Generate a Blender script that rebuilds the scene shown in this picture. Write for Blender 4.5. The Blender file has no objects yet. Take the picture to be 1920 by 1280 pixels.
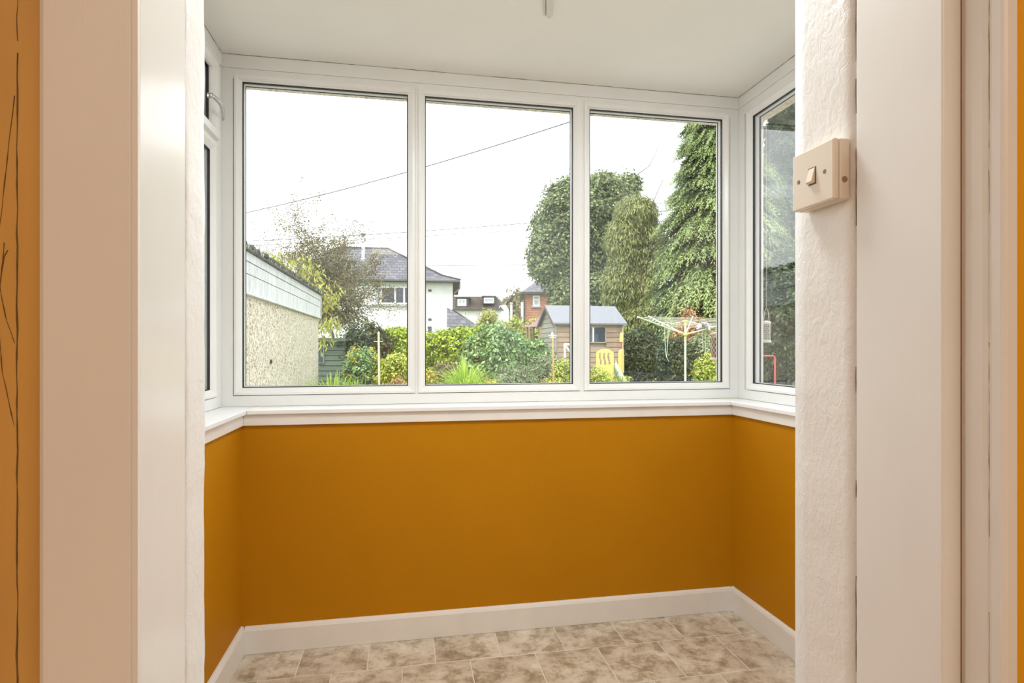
import bpy, bmesh, math, random
import numpy as np
from mathutils import Vector, Matrix, noise

# ------------------------------------------------------------------ camera, sky, light, exposure
SC = bpy.context.scene
COL = SC.collection
EYE = 1.194
T = math.radians(10.36)
F = 1067.0
HOR = 652.0
cam_d = bpy.data.cameras.new('camera')
cam = bpy.data.objects.new('camera', cam_d); COL.objects.link(cam)
cam.location = (0, 0, EYE); cam.rotation_euler = (math.pi/2, 0, -T)
cam_d.sensor_width = 36; cam_d.lens = 36*F/1920; cam_d.shift_y = 12/1920
cam_d.clip_start = 0.02; cam_d.clip_end = 500
SC.camera = cam

SKY = 3.0
w = bpy.data.worlds.new('overcast_sky'); SC.world = w; w.use_nodes = True
bg = w.node_tree.nodes['Background']
bg.inputs['Color'].default_value = (0.97, 0.985, 1.0, 1); bg.inputs['Strength'].default_value = SKY

sun_d = bpy.data.lights.new('hazy_sun', 'SUN'); sun_d.energy = 4.0; sun_d.angle = math.radians(35)
sun_d.color = (1.0, 0.97, 0.9)
sun = bpy.data.objects.new('hazy_sun', sun_d); COL.objects.link(sun)
sun.rotation_euler = (math.radians(27), math.radians(-12), math.radians(-20))

def area(name, loc, rot, sx, sy, power, color):
    d = bpy.data.lights.new(name, 'AREA'); d.shape = 'RECTANGLE'; d.size = sx; d.size_y = sy
    d.energy = power; d.color = color
    o = bpy.data.objects.new(name, d); COL.objects.link(o); o.location = loc; o.rotation_euler = rot
    return o
# added unseen fill lights: kitchen behind the camera, porch near the trunking
area('kitchen_fill_light', (0.3, -1.3, 2.36), (0, 0, 0), 2.4, 1.8, 46, (1.0, 0.87, 0.71))
area('porch_fill_light', (0.45, 1.25, 2.36), (0, 0, 0), 0.5, 0.3, 22, (0.93, 0.98, 1.0))

SC.view_settings.view_transform = 'Standard'; SC.view_settings.look = 'None'
SC.view_settings.gamma = 1.0; SC.view_settings.use_curve_mapping = False
SC.view_settings.exposure = 0.0

R = random.Random(7)
NR = np.random.RandomState(11)

# ------------------------------------------------------------------ helpers
def tag(o, label=None, cat=None, group=None, kind=None):
    if label: o['label'] = label
    if cat: o['category'] = cat
    if group: o['group'] = group
    if kind: o['kind'] = kind
    return o
def empty(name, loc=(0, 0, 0), **k):
    o = bpy.data.objects.new(name, None); COL.objects.link(o); o.location = loc
    o.empty_display_size = 0.1
    return tag(o, **k)
def link(name, me, m=None, parent=None, loc=None, rz=None, **k):
    o = bpy.data.objects.new(name, me); COL.objects.link(o)
    if m is not None and not me.materials: me.materials.append(m)
    if parent is not None:
        o.parent = parent
        if loc is None:                      # geometry given in world space
            o.location = (-parent.location[0], -parent.location[1], -parent.location[2])
            if parent.parent is not None:
                pp = parent.parent
                o.location = (-(parent.location[0]+pp.location[0]), -(parent.location[1]+pp.location[1]), -(parent.location[2]+pp.location[2]))
    if loc is not None: o.location = loc
    if rz is not None: o.rotation_euler[2] = rz
    return tag(o, **k)

def W(r, d, z=0.0):
    """camera-aligned metres on the ground (right, forward) to world"""
    return Vector((r*math.cos(T)+d*math.sin(T), d*math.cos(T)-r*math.sin(T), z))
def G(px, py, d):
    return W((px-960)/F*d, d, EYE+(HOR-py)/F*d)
GZ = -0.06

class MB:
    def __init__(s): s.v = []; s.f = []; s.sm = False
    def add(s, vs, fs):
        n = len(s.v); s.v += [tuple(p) for p in vs]; s.f += [tuple(i+n for i in q) for q in fs]; return s
    def box(s, x0, x1, y0, y1, z0, z1, M=None):
        vs = [Vector((x, y, z)) for z in (z0, z1) for y in (y0, y1) for x in (x0, x1)]
        if M is not None: vs = [M @ p for p in vs]
        return s.add(vs, [(0, 2, 3, 1), (4, 5, 7, 6), (0, 1, 5, 4), (2, 6, 7, 3), (0, 4, 6, 2), (1, 3, 7, 5)])
    def hexa(s, b, t):
        """two 4-point loops"""
        return s.add(list(b)+list(t), [(3, 2, 1, 0), (4, 5, 6, 7)]+[(i, (i+1) % 4, (i+1) % 4+4, i+4) for i in range(4)])
    def slab(s, pts, n):
        n = Vector(n); k = len(pts); b = [Vector(p) for p in pts]; t = [p+n for p in b]
        return s.add(b+t, [tuple(range(k))[::-1], tuple(range(k, 2*k))]+[(i, (i+1) % k, (i+1) % k+k, i+k) for i in range(k)])
    def tube(s, pts, r, n=6, cap=True):
        pts = [Vector(p) for p in pts]; rs = r if isinstance(r, (list, tuple)) else [r]*len(pts)
        base = len(s.v); prev = None
        for i, p in enumerate(pts):
            d = (pts[min(i+1, len(pts)-1)]-pts[max(i-1, 0)])
            if d.length < 1e-9: d = Vector((0, 0, 1))
            d.normalize()
            if prev is None: a = d.orthogonal().normalized()
            else:
                a = prev-d*prev.dot(d)
                a = a.normalized() if a.length > 1e-6 else d.orthogonal().normalized()
            prev = a; b = d.cross(a)
            for k in range(n):
                t = 2*math.pi*k/n
                s.v.append(tuple(p+(a*math.cos(t)+b*math.sin(t))*rs[i]))
        for i in range(len(pts)-1):
            for k in range(n):
                q = base+i*n; k2 = (k+1) % n
                s.f.append((q+k, q+k2, q+n+k2, q+n+k))
        if cap:
            s.f.append(tuple(base+k for k in range(n))[::-1])
            s.f.append(tuple(base+(len(pts)-1)*n+k for k in range(n)))
        return s
    def lathe(s, c, prof, n=16):
        c = Vector(c); base = len(s.v)
        for (r, z) in prof:
            for k in range(n):
                t = 2*math.pi*k/n; s.v.append((c.x+r*math.cos(t), c.y+r*math.sin(t), c.z+z))
        for i in range(len(prof)-1):
            for k in range(n):
                q = base+i*n; k2 = (k+1) % n; s.f.append((q+k, q+k2, q+n+k2, q+n+k))
        s.f.append(tuple(base+k for k in range(n))[::-1]); s.f.append(tuple(base+(len(prof)-1)*n+k for k in range(n)))
        return s
    def build(s, name, m, parent=None, smooth=False, bevel=0, loc=None, **k):
        me = bpy.data.meshes.new(name); me.from_pydata(s.v, [], s.f); me.update()
        if smooth: me.polygons.foreach_set('use_smooth', [True]*len(me.polygons))
        o = link(name, me, m, parent, loc=loc, **k)
        if bevel:
            b = o.modifiers.new('bevel', 'BEVEL'); b.width = bevel; b.segments = 2; b.limit_method = 'ANGLE'; b.angle_limit = 0.6
        return o

# ------------------------------------------------------------------ materials
def nmat(name):
    m = bpy.data.materials.new(name); m.use_nodes = True
    nt = m.node_tree; b = nt.nodes['Principled BSDF']
    return m, nt, b
def noise_n(nt, scale, detail=4, vec=None, rough=0.55, dist=0.0):
    n = nt.nodes.new('ShaderNodeTexNoise'); n.inputs['Scale'].default_value = scale
    n.inputs['Detail'].default_value = detail; n.inputs['Roughness'].default_value = rough
    n.inputs['Distortion'].default_value = dist
    if vec is not None: nt.links.new(vec, n.inputs['Vector'])
    return n
def objvec(nt, scale=(1, 1, 1)):
    tc = nt.nodes.new('ShaderNodeTexCoord'); mp = nt.nodes.new('ShaderNodeMapping')
    mp.inputs['Scale'].default_value = scale
    nt.links.new(tc.outputs['Object'], mp.inputs['Vector']); return mp.outputs['Vector']
def ramp(nt, fac, stops):
    r = nt.nodes.new('ShaderNodeValToRGB'); e = r.color_ramp.elements
    e[0].position = stops[0][0]; e[0].color = (*stops[0][1], 1)
    e[1].position = stops[-1][0]; e[1].color = (*stops[-1][1], 1)
    for p, c in stops[1:-1]:
        x = e.new(p); x.color = (*c, 1)
    nt.links.new(fac, r.inputs['Fac']); return r
def bump(nt, b, height, strength, dist=0.002):
    n = nt.nodes.new('ShaderNodeBump'); n.inputs['Strength'].default_value = strength; n.inputs['Distance'].default_value = dist
    nt.links.new(height, n.inputs['Height']); nt.links.new(n.outputs['Normal'], b.inputs['Normal']); return n
def paint(name, c, rough=0.5, vary=0.06, scale=(1, 1, 1), ns=6, bs=0.0, bscale=60, bdist=0.001, spec=0.5, metal=0.0):
    m, nt, b = nmat(name)
    v = objvec(nt, scale)
    n = noise_n(nt, ns, 5, v)
    lo = tuple(x*(1-vary) for x in c); hi = tuple(min(1, x*(1+vary)) for x in c)
    r = ramp(nt, n.outputs['Fac'], [(0.3, lo), (0.7, hi)])
    nt.links.new(r.outputs['Color'], b.inputs['Base Color'])
    b.inputs['Roughness'].default_value = rough; b.inputs['Specular IOR Level'].default_value = spec
    b.inputs['Metallic'].default_value = metal
    if bs:
        n2 = noise_n(nt, bscale, 6, v); bump(nt, b, n2.outputs['Fac'], bs, bdist)
    return m
def leafmat(name, cols, trans=0.3, rough=0.5):
    m, nt, b = nmat(name)
    g = nt.nodes.new('ShaderNodeNewGeometry')
    k = len(cols); r = ramp(nt, g.outputs['Random Per Island'], [(i/(k-1), c) for i, c in enumerate(cols)])
    nt.links.new(r.outputs['Color'], b.inputs['Base Color']); b.inputs['Roughness'].default_value = rough
    b.inputs['Specular IOR Level'].default_value = 0.35
    t = nt.nodes.new('ShaderNodeBsdfTranslucent'); nt.links.new(r.outputs['Color'], t.inputs['Color'])
    mx = nt.nodes.new('ShaderNodeMixShader'); mx.inputs['Fac'].default_value = trans
    nt.links.new(b.outputs[0], mx.inputs[1]); nt.links.new(t.outputs[0], mx.inputs[2])
    nt.links.new(mx.outputs[0], nt.nodes['Material Output'].inputs['Surface'])
    return m

WHITE_PVC = paint('white_pvc', (0.80, 0.80, 0.78), 0.28, 0.02)
WHITE_SILL = paint('sill_white', (0.84, 0.84, 0.83), 0.3, 0.02)
GLOSS = None
def gloss_white(name, c, rough, dents=0.15):
    m, nt, b = nmat(name)
    v = objvec(nt, (120, 120, 3))                     # long vertical brush strokes
    n = noise_n(nt, 1.0, 5, v); v2 = objvec(nt, (9, 9, 5)); n2 = noise_n(nt, 1.0, 4, v2)
    r = ramp(nt, n2.outputs['Fac'], [(0.3, tuple(x*0.96 for x in c)), (0.7, c)])
    nt.links.new(r.outputs['Color'], b.inputs['Base Color'])
    mx = nt.nodes.new('ShaderNodeMath'); mx.operation = 'MULTIPLY_ADD'; mx.inputs[1].default_value = 0.35
    nt.links.new(n.outputs['Fac'], mx.inputs[0]); nt.links.new(n2.outputs['Fac'], mx.inputs[2])
    bump(nt, b, mx.outputs[0], dents, 0.003); b.inputs['Roughness'].default_value = rough
    return m
GLOSS = gloss_white('gloss_white_paint', (0.80, 0.78, 0.74), 0.17)
GLOSS_R = gloss_white('satin_white_paint', (0.80, 0.78, 0.75), 0.4)
def plaster_mat(name, c, s, rough=0.42):
    m, nt, b = nmat(name); v = objvec(nt, (1, 1, 0.7))
    n = noise_n(nt, 75, 6, v, 0.6, 0.6); n2 = noise_n(nt, 14, 3, v)
    a = nt.nodes.new('ShaderNodeMath'); a.operation = 'ADD'
    nt.links.new(n.outputs['Fac'], a.inputs[0]); nt.links.new(n2.outputs['Fac'], a.inputs[1])
    bump(nt, b, a.outputs[0], s, 0.004); b.inputs['Base Color'].default_value = (*c, 1)
    b.inputs['Roughness'].default_value = rough; return m
PLASTER = plaster_mat('rough_white_plaster', (0.80, 0.78, 0.75), 0.55)
CEIL = paint('ceiling_white', (0.80, 0.79, 0.74), 0.7, 0.02, ns=2, bs=0.06, bscale=120)
ORANGE = paint('mustard_wall', (0.47, 0.195, 0.0015), 0.65, 0.03, ns=2.5, bs=0.10, bscale=260, bdist=0.0006, spec=0.15)
ORANGE_K = paint('kitchen_mustard', (0.72, 0.35, 0.012), 0.55, 0.05, (6, 6, 1), 3, 0.2, 40, 0.001, spec=0.3)
ORANGE_W = paint('mustard_woodwork', (0.60, 0.34, 0.09), 0.45, 0.10, (8, 8, 1), 3, 0.15, 10, 0.002)
SKIRT = paint('skirting_white', (0.80, 0.77, 0.73), 0.3, 0.03, ns=8)
BLACK = paint('black_rubber', (0.012, 0.013, 0.016), 0.5, 0.05)
CRACK = paint('crack_dark', (0.15, 0.085, 0.03), 0.9, 0.3, ns=60)
CREAMP = paint('cream_plastic', (0.76, 0.68, 0.57), 0.28, 0.02)
BRASSD = paint('dull_screw', (0.18, 0.15, 0.12), 0.4, 0.1, metal=0.8)
GROUT = paint('pale_grout', (0.80, 0.76, 0.67), 0.6, 0.05, ns=20)
METAL = paint('satin_metal', (0.55, 0.55, 0.54), 0.3, 0.05, metal=1.0)

SPACER = paint('grey_spacer', (0.72, 0.74, 0.73), 0.5, 0.03)
def tile_mat():
    m, nt, b = nmat('stone_vinyl')
    tc = nt.nodes.new('ShaderNodeTexCoord'); oi = nt.nodes.new('ShaderNodeObjectInfo')
    mp = nt.nodes.new('ShaderNodeMapping'); nt.links.new(tc.outputs['Object'], mp.inputs['Vector'])
    cx = nt.nodes.new('ShaderNodeCombineXYZ')
    for i, k in enumerate((37.0, 91.0, 53.0)):
        ml = nt.nodes.new('ShaderNodeMath'); ml.operation = 'MULTIPLY'; ml.inputs[1].default_value = k
        nt.links.new(oi.outputs['Random'], ml.inputs[0]); nt.links.new(ml.outputs[0], cx.inputs[i])
    nt.links.new(cx.outputs[0], mp.inputs['Location'])
    n = noise_n(nt, 13, 10, mp.outputs['Vector'], 0.72, 0.25)
    r = ramp(nt, n.outputs['Fac'], [(0.32, (0.29, 0.23, 0.16)), (0.43, (0.46, 0.38, 0.27)), (0.51, (0.66, 0.58, 0.46)), (0.66, (0.80, 0.74, 0.62))])
    n2 = noise_n(nt, 5.0, 4, mp.outputs['Vector'])
    r2 = ramp(nt, n2.outputs['Fac'], [(0.35, (0.82, 0.78, 0.74)), (0.65, (1.0, 1.0, 1.0))])
    mx = nt.nodes.new('ShaderNodeMix'); mx.data_type = 'RGBA'; mx.blend_type = 'MULTIPLY'; mx.inputs[0].default_value = 1
    nt.links.new(r.outputs['Color'], mx.inputs[6]); nt.links.new(r2.outputs['Color'], mx.inputs[7])
    nt.links.new(mx.outputs[2], b.inputs['Base Color']); b.inputs['Roughness'].default_value = 0.38
    bump(nt, b, n.outputs['Fac'], 0.12, 0.001)
    return m
TILE = tile_mat()

def glass_mat(name, haze=0.03):
    m, nt, b = nmat(name); nt.nodes.remove(b)
    out = nt.nodes['Material Output']
    tr = nt.nodes.new('ShaderNodeBsdfTransparent'); tr.inputs['Color'].default_value = (0.99, 0.995, 0.993, 1)
    gl = nt.nodes.new('ShaderNodeBsdfGlossy'); gl.inputs['Roughness'].default_value = 0.0
    # Schlick reflectance from the true angle on either face of the pane
    ge = nt.nodes.new('ShaderNodeNewGeometry'); dt = nt.nodes.new('ShaderNodeVectorMath'); dt.operation = 'DOT_PRODUCT'
    nt.links.new(ge.outputs['Incoming'], dt.inputs[0]); nt.links.new(ge.outputs['Normal'], dt.inputs[1])
    def mth(op, a, b=None):
        q = nt.nodes.new('ShaderNodeMath'); q.operation = op
        for i, x in enumerate((a, b)):
            if x is None: continue
            if isinstance(x, float): q.inputs[i].default_value = x
            else: nt.links.new(x, q.inputs[i])
        return q.outputs[0]
    c = mth('ABSOLUTE', dt.outputs['Value'])
    fr = mth('ADD', mth('MULTIPLY', mth('POWER', mth('SUBTRACT', 1.0, c), 3.5), 0.98), 0.02)
    mx = nt.nodes.new('ShaderNodeMixShader'); nt.links.new(fr, mx.inputs[0])
    nt.links.new(tr.outputs[0], mx.inputs[1]); nt.links.new(gl.outputs[0], mx.inputs[2])
    # dried rain spots and a faint smeary film
    df = nt.nodes.new('ShaderNodeBsdfTranslucent'); df.inputs['Color'].default_value = (0.8, 0.82, 0.85, 1)
    v = objvec(nt, (1, 1, 1))
    vo = nt.nodes.new('ShaderNodeTexVoronoi'); vo.inputs['Scale'].default_value = 60; nt.links.new(v, vo.inputs['Vector'])
    spot = nt.nodes.new('ShaderNodeMath'); spot.operation = 'LESS_THAN'; spot.inputs[1].default_value = 0.09
    nt.links.new(vo.outputs['Distance'], spot.inputs[0])
    sel = nt.nodes.new('ShaderNodeSeparateColor'); nt.links.new(vo.outputs['Color'], sel.inputs[0])
    s2 = nt.nodes.new('ShaderNodeMath'); s2.operation = 'GREATER_THAN'; s2.inputs[1].default_value = 0.72
    nt.links.new(sel.outputs[0], s2.inputs[0])
    s3 = nt.nodes.new('ShaderNodeMath'); s3.operation = 'MULTIPLY'; nt.links.new(spot.outputs[0], s3.inputs[0]); nt.links.new(s2.outputs[0], s3.inputs[1])
    s4 = nt.nodes.new('ShaderNodeMath'); s4.operation = 'MULTIPLY'; s4.inputs[1].default_value = 0.35; nt.links.new(s3.outputs[0], s4.inputs[0])
    film = noise_n(nt, 1.7, 3, v); fm = nt.nodes.new('ShaderNodeMapRange')
    fm.inputs['From Min'].default_value = 0.4; fm.inputs['From Max'].default_value = 0.65; fm.inputs['To Min'].default_value = 0.0; fm.inputs['To Max'].default_value = haze
    nt.links.new(film.outputs['Fac'], fm.inputs['Value'])
    ad = nt.nodes.new('ShaderNodeMath'); ad.operation = 'ADD'; nt.links.new(s4.outputs[0], ad.inputs[0]); nt.links.new(fm.outputs[0], ad.inputs[1])
    m2 = nt.nodes.new('ShaderNodeMixShader'); nt.links.new(ad.outputs[0], m2.inputs[0])
    nt.links.new(mx.outputs[0], m2.inputs[1]); nt.links.new(df.outputs[0], m2.inputs[2])
    nt.links.new(m2.outputs[0], out.inputs['Surface'])
    return m
GLASS = glass_mat('window_glass', 0.012)

# ------------------------------------------------------------------ porch shell
CZ = 2.396
XL, XR, YB = -0.643, 1.465, 2.38        # wall faces
WL, WR, WY = -0.75, 1.567, 2.50         # window plane
YD = 0.824                              # porch side of the doorway wall
S = 'structure'

# ground and shell first
def grid_ground():
    mb = MB(); n = 36
    pts = []
    for j in range(n+1):
        for i in range(n+1):
            x = -70+160*i/n; y = 2.9+(j/n)**1.8*150
            pts.append((x, y, GZ+noise.noise(Vector((x*0.3, y*0.3, 0)))*0.03))
    mb.add(pts, [(j*(n+1)+i, j*(n+1)+i+1, (j+1)*(n+1)+i+1, (j+1)*(n+1)+i) for j in range(n) for i in range(n)])
    return mb
LAWN = paint('lawn_green', (0.13, 0.20, 0.035), 0.9, 0.35, ns=9, bs=0.6, bscale=60, bdist=0.03)
grid_ground().build('lawn', LAWN, kind=S)
MB().box(-12, 16, -4.3, 7.2, GZ-0.2, GZ+0.03).build('bounce_paving', paint('bounce_paving_grey', (0.36, 0.35, 0.33), 0.9, 0.2, ns=5), kind=S)  # unseen grey slab added to keep green lawn bounce off the porch

# floor base + tiles
fl = MB().box(-0.85, 1.66, 0.50, 2.58, -0.05, -0.0012).build('floor', GROUT, kind=S)
TS = 0.2545
def tile_mesh():
    g = 0.0016; h = TS/2-g; c = 0.0012
    mb = MB()
    mb.add([(-h, -h, -0.001), (h, -h, -0.001), (h, h, -0.001), (-h, h, -0.001),
            (-h+c, -h+c, 0), (h-c, -h+c, 0), (h-c, h-c, 0), (-h+c, h-c, 0)],
           [(4, 5, 6, 7), (0, 1, 5, 4), (1, 2, 6, 5), (2, 3, 7, 6), (3, 0, 4, 7)])
    me = bpy.data.meshes.new('tile'); me.from_pydata(mb.v, [], mb.f); me.materials.append(TILE); return me
tme = tile_mesh()
for j in range(7):
    yc = 2.1735+TS/2-j*TS
    off = -0.405 if j % 2 == 0 else -0.2755
    k0 = -1 if j % 2 == 0 else -2
    for i in range(k0, 8):
        xc = off+TS/2+i*TS
        if xc-TS/2 < XR+0.02 and xc+TS/2 > XL-0.02:
            link('tile', tme, None, fl, loc=(xc, yc, 0.0))
# kitchen floor
MB().box(-2.0, 2.6, -3.3, 0.50, -0.05, -0.0012).build('floor_kitchen', paint('kitchen_vinyl', (0.55, 0.46, 0.36), 0.4, 0.15, ns=6), kind=S)

MB().box(-0.86, 1.68, YD-0.02, 2.60, CZ, CZ+0.12).build('ceiling', CEIL, kind=S)
MB().box(-2.0, 2.6, -3.3, YD-0.02, 2.42, 2.54).build('ceiling_kitchen', CEIL, kind=S)

MB().box(XL-0.17, XR+0.16, YB, YB+0.18, 0, 0.934).build('wall_back', ORANGE, kind=S)
MB().box(XL-0.17, XL, YD, YB, 0, 0.934).build('wall_left', ORANGE, kind=S)
MB().box(XR, XR+0.16, YD, YB, 0, 0.934).build('wall_right', ORANGE, kind=S)

# lumpy plaster reveals of the doorway
def lumpy(x0, x1, y0, y1, z0, z1, nx, ny, nz, amp, seed=0.0):
    mb = MB(); idx = {}
    def vid(i, j, k):
        if (i, j, k) not in idx:
            p = Vector((x0+(x1-x0)*i/nx, y0+(y1-y0)*j/ny, z0+(z1-z0)*k/nz))
            q = Vector((p.x*3+seed, p.y*3, p.z*9)); n1 = noise.noise(q); n2 = noise.noise(q*3.7+Vector((5, 1, 2)))
            ex = 1 if i in (0, nx) else 0; ey = 1 if j in (0, ny) else 0
            s = (n1*0.65+n2*0.35)*amp
            if ex: p.x += s
            if ey: p.y += s*1.1+0.0006
            # soft arris
            if ex and ey:
                p.x += (0.001 if i == 0 else -0.001); p.y += (0.001 if j == 0 else -0.001)
            idx[(i, j, k)] = len(mb.v); mb.v.append(tuple(p))
        return idx[(i, j, k)]
    for k in range(nz):
        for i in range(nx):
            mb.f.append((vid(i, 0, k), vid(i+1, 0, k), vid(i+1, 0, k+1), vid(i, 0, k+1)))
            mb.f.append((vid(i+1, ny, k), vid(i, ny, k), vid(i, ny, k+1), vid(i+1, ny, k+1)))
        for j in range(ny):
            mb.f.append((vid(0, j+1, k), vid(0, j, k), vid(0, j, k+1), vid(0, j+1, k+1)))
            mb.f.append((vid(nx, j, k), vid(nx, j+1, k), vid(nx, j+1, k+1), vid(nx, j, k+1)))
    return mb
XO0, XO1 = -0.2657, 0.614
# left pier (plastered) – thick wall between kitchen and porch
lumpy(-0.80, XO0-0.0015, 0.7515, YD, 0, CZ, 6, 5, 150, 0.0022, 3.0).build('wall_doorway_left', PLASTER, smooth=True, kind=S)
lumpy(XO1+0.0015, 1.63, 0.694, YD, 0, CZ, 6, 5, 150, 0.0022, 9.0).build('wall_doorway_right', PLASTER, smooth=True, kind=S)
MB().box(XO0-0.0015, XO1+0.0015, 0.60, YD, 2.04, CZ).build('wall_doorway_head', PLASTER, kind=S)
# kitchen side walls
MB().box(-2.0, -0.350, 0.647, 0.750, 0, 2.42).build('wall_kitchen_left', ORANGE_W, kind=S)
MB().box(0.6405, 2.6, 0.514, 0.693, 0, 2.42).build('wall_kitchen_right', ORANGE_K, kind=S)
MB().box(-2.1, -2.0, -3.3, 0.75, 0, 2.42).build('wall_kitchen_side', ORANGE_K, kind=S)
MB().box(2.6, 2.7, -3.3, 0.75, 0, 2.42).build('wall_kitchen_far_side', ORANGE, kind=S)
MB().box(-2.1, 2.7, -3.4, -3.3, 0, 2.42).build('wall_kitchen_rear', ORANGE_K, kind=S)

# door linings and architraves
lin_l = MB().box(XO0-0.084, XO0, 0.630, 0.7515, 0, 2.06).build('trim_1', GLOSS, bevel=0.0025, kind=S)
arch = MB()
prof = [(-0.2660, 0.6300), (-0.2665, 0.6285), (-0.2715, 0.6285), (-0.2735, 0.6300), (-0.2755, 0.6285), (-0.350, 0.6285), (-0.3545, 0.631), (-0.356, 0.640), (-0.356, 0.647), (-0.2660, 0.647)]
arch.slab([(x, y, 0) for x, y in prof], (0, 0, 2.10))
arch.build('trim_2', GLOSS_R, kind=S)
MB().box(XO1, XO1+0.0262, 0.563, 0.6935, 0, 2.06).build('trim_3', GLOSS_R, bevel=0.002, kind=S)
# right door stop edge with rounded moulding (rebate for the door)
prof = [(0.640, 0.5625), (0.640, 0.5600), (0.6370, 0.5555), (0.6368, 0.548), (0.6375, 0.536), (0.6392, 0.5312), (0.6400, 0.5302), (0.6392, 0.5292), (0.6378, 0.526), (0.6378, 0.517), (0.6392, 0.5135), (0.643, 0.5125), (0.655, 0.5125), (0.655, 0.5625)]
mb = MB(); nz = 120
for k in range(nz+1):
    z = 2.06*k/nz
    for i, (x, y) in enumerate(prof):
        wob = noise.noise(Vector((i*0.4, y*3, z*14)))*0.0006 if 1 < i < 12 else 0
        mb.v.append((x+wob, y+wob*0.5, z))
n = len(prof)
for k in range(nz):
    for i in range(n):
        mb.f.append((k*n+i, (k+1)*n+i, (k+1)*n+(i+1) % n, k*n+(i+1) % n))
tr4 = mb.build('trim_4', GLOSS_R, smooth=False, kind=S)
MB().box(XO0, XO1, 0.60, 0.7515, 2.02, 2.05).build('trim_5', GLOSS_R, kind=S)

# hairline cracks in the paint (dark slots with ragged course)
def crack(parent, pts, w, wob, mat=CRACK, name='crack', seg=0.012, brk=0.0, axis='y'):
    mb = MB(); cur = []
    for a, b in zip(pts[:-1], pts[1:]):
        a = Vector(a); b = Vector(b); n = max(1, int((b-a).length/seg))
        for i in range(n):
            p = a.lerp(b, i/n); q = noise.noise(p*40)*wob
            if axis == 'y': p = p+Vector((0, q, 0))
            else: p = p+Vector((q, 0, 0))
            if (brk > 0 and noise.noise(p*9+Vector((3, 3, 3))) < brk-0.35) or R.random() < brk*0.4:
                if len(cur) > 2: mb.tube(cur, [w*(0.4+0.9*R.random()) for _ in cur], 4)
                cur = []
            else: cur.append(p)
    if len(cur) > 2: mb.tube(cur, [w*(0.4+0.9*R.random()) for _ in cur], 4)
    return mb.build(name, mat, parent) if mb.v else None
wdr = bpy.data.objects['wall_doorway_right']
crack(wdr, [(XO1+0.0008, 0.6945, 0.45), (XO1+0.0008, 0.6945, 1.18)], 0.0005, 0.0010, brk=0.15)
crack(wdr, [(XO1+0.0008, 0.6945, 1.28), (XO1+0.0008, 0.6945, 1.75)], 0.0005, 0.0008, brk=0.22)
crack(tr4, [(0.6397, 0.5302, 0.5), (0.6397, 0.5302, 1.9)], 0.0005, 0.0012, paint('crack_tan', (0.42, 0.30, 0.17), 0.8, 0.3, ns=40), brk=0.1)
wkl = bpy.data.objects['wall_kitchen_left']
crack(wkl, [(-0.3835, 0.6468, 0.3), (-0.3830, 0.6468, 1.50)], 0.0008, 0.0012, axis='x')
crack(wkl, [(-0.3830, 0.6468, 1.50), (-0.3815, 0.6468, 1.85)], 0.0005, 0.002, axis='x')
for pl in ([(-0.3855, 0.6466, 1.445), (-0.3925, 0.6466, 1.375), (-0.3995, 0.6466, 1.300)],
           [(-0.3985, 0.6466, 1.255), (-0.3925, 0.6466, 1.222), (-0.3835, 0.6466, 1.193)],
           [(-0.3985, 0.6466, 1.255), (-0.3945, 0.6466, 1.285), (-0.3885, 0.6466, 1.297)],
           [(-0.3985, 0.6466, 1.255), (-0.3955, 0.6466, 1.285), (-0.3940, 0.6466, 1.305)],
           [(-0.3995, 0.6466, 1.215), (-0.3960, 0.6466, 1.170), (-0.3845, 0.6466, 1.110)]):
    crack(wkl, pl, 0.0004, 0.0005, axis='x', seg=0.006)

# skirting boards: tall board with a slanted top
def skirt(name, pts, kind):
    a, b, nrm = Vector(pts[0]), Vector(pts[1]), Vector(pts[2]); h = 0.105
    pr = [(0, 0.001), (0.017, 0.001), (0.017, h-0.014), (0.013, h-0.004), (0.006, h), (0, h)]
    mb = MB(); k = len(pr)
    vs = [p+nrm*d+Vector((0, 0, z)) for p in (a, b) for d, z in pr]
    mb.add(vs, [tuple(range(k)), tuple(range(k, 2*k))[::-1]]+[(i, i+k, (i+1) % k+k, (i+1) % k) for i in range(k)])
    return mb.build(name, SKIRT, kind=kind)
skirt('baseboard_back', ((XL+0.0172, YB, 0), (XR-0.0172, YB, 0), (0, -1, 0)), S)
skirt('baseboard_left', ((XL, YD+0.02, 0), (XL, YB, 0), (1, 0, 0)), S)
skirt('baseboard_right', ((XR, YD+0.02, 0), (XR, YB, 0), (-1, 0, 0)), S)

# sills and aprons
ZS = 0.952
MB().box(XL+0.0265, XR-0.0265, YB-0.025, WY+0.01, ZS-0.018, ZS).build('trim_6', WHITE_SILL, bevel=0.003, kind=S)
MB().box(WL-0.01, XL+0.026, YD, WY+0.01, ZS-0.018, ZS).build('trim_7', WHITE_SILL, bevel=0.003, kind=S)
MB().box(XR-0.026, WR+0.01, YD, WY+0.01, ZS-0.018, ZS).build('trim_8', WHITE_SILL, bevel=0.003, kind=S)
MB().box(XL+0.0125, XR-0.0125, YB-0.012, YB-0.0002, 0.890, ZS-0.0185).build('trim_9', SKIRT, bevel=0.0015, kind=S)
MB().box(XL+0.0002, XL+0.012, YD, YB-0.0005, 0.890, ZS-0.0185).build('trim_10', SKIRT, bevel=0.0015, kind=S)
MB().box(XR-0.012, XR-0.0002, YD, YB-0.0005, 0.890, ZS-0.0185).build('trim_11', SKIRT, bevel=0.0015, kind=S)
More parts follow.
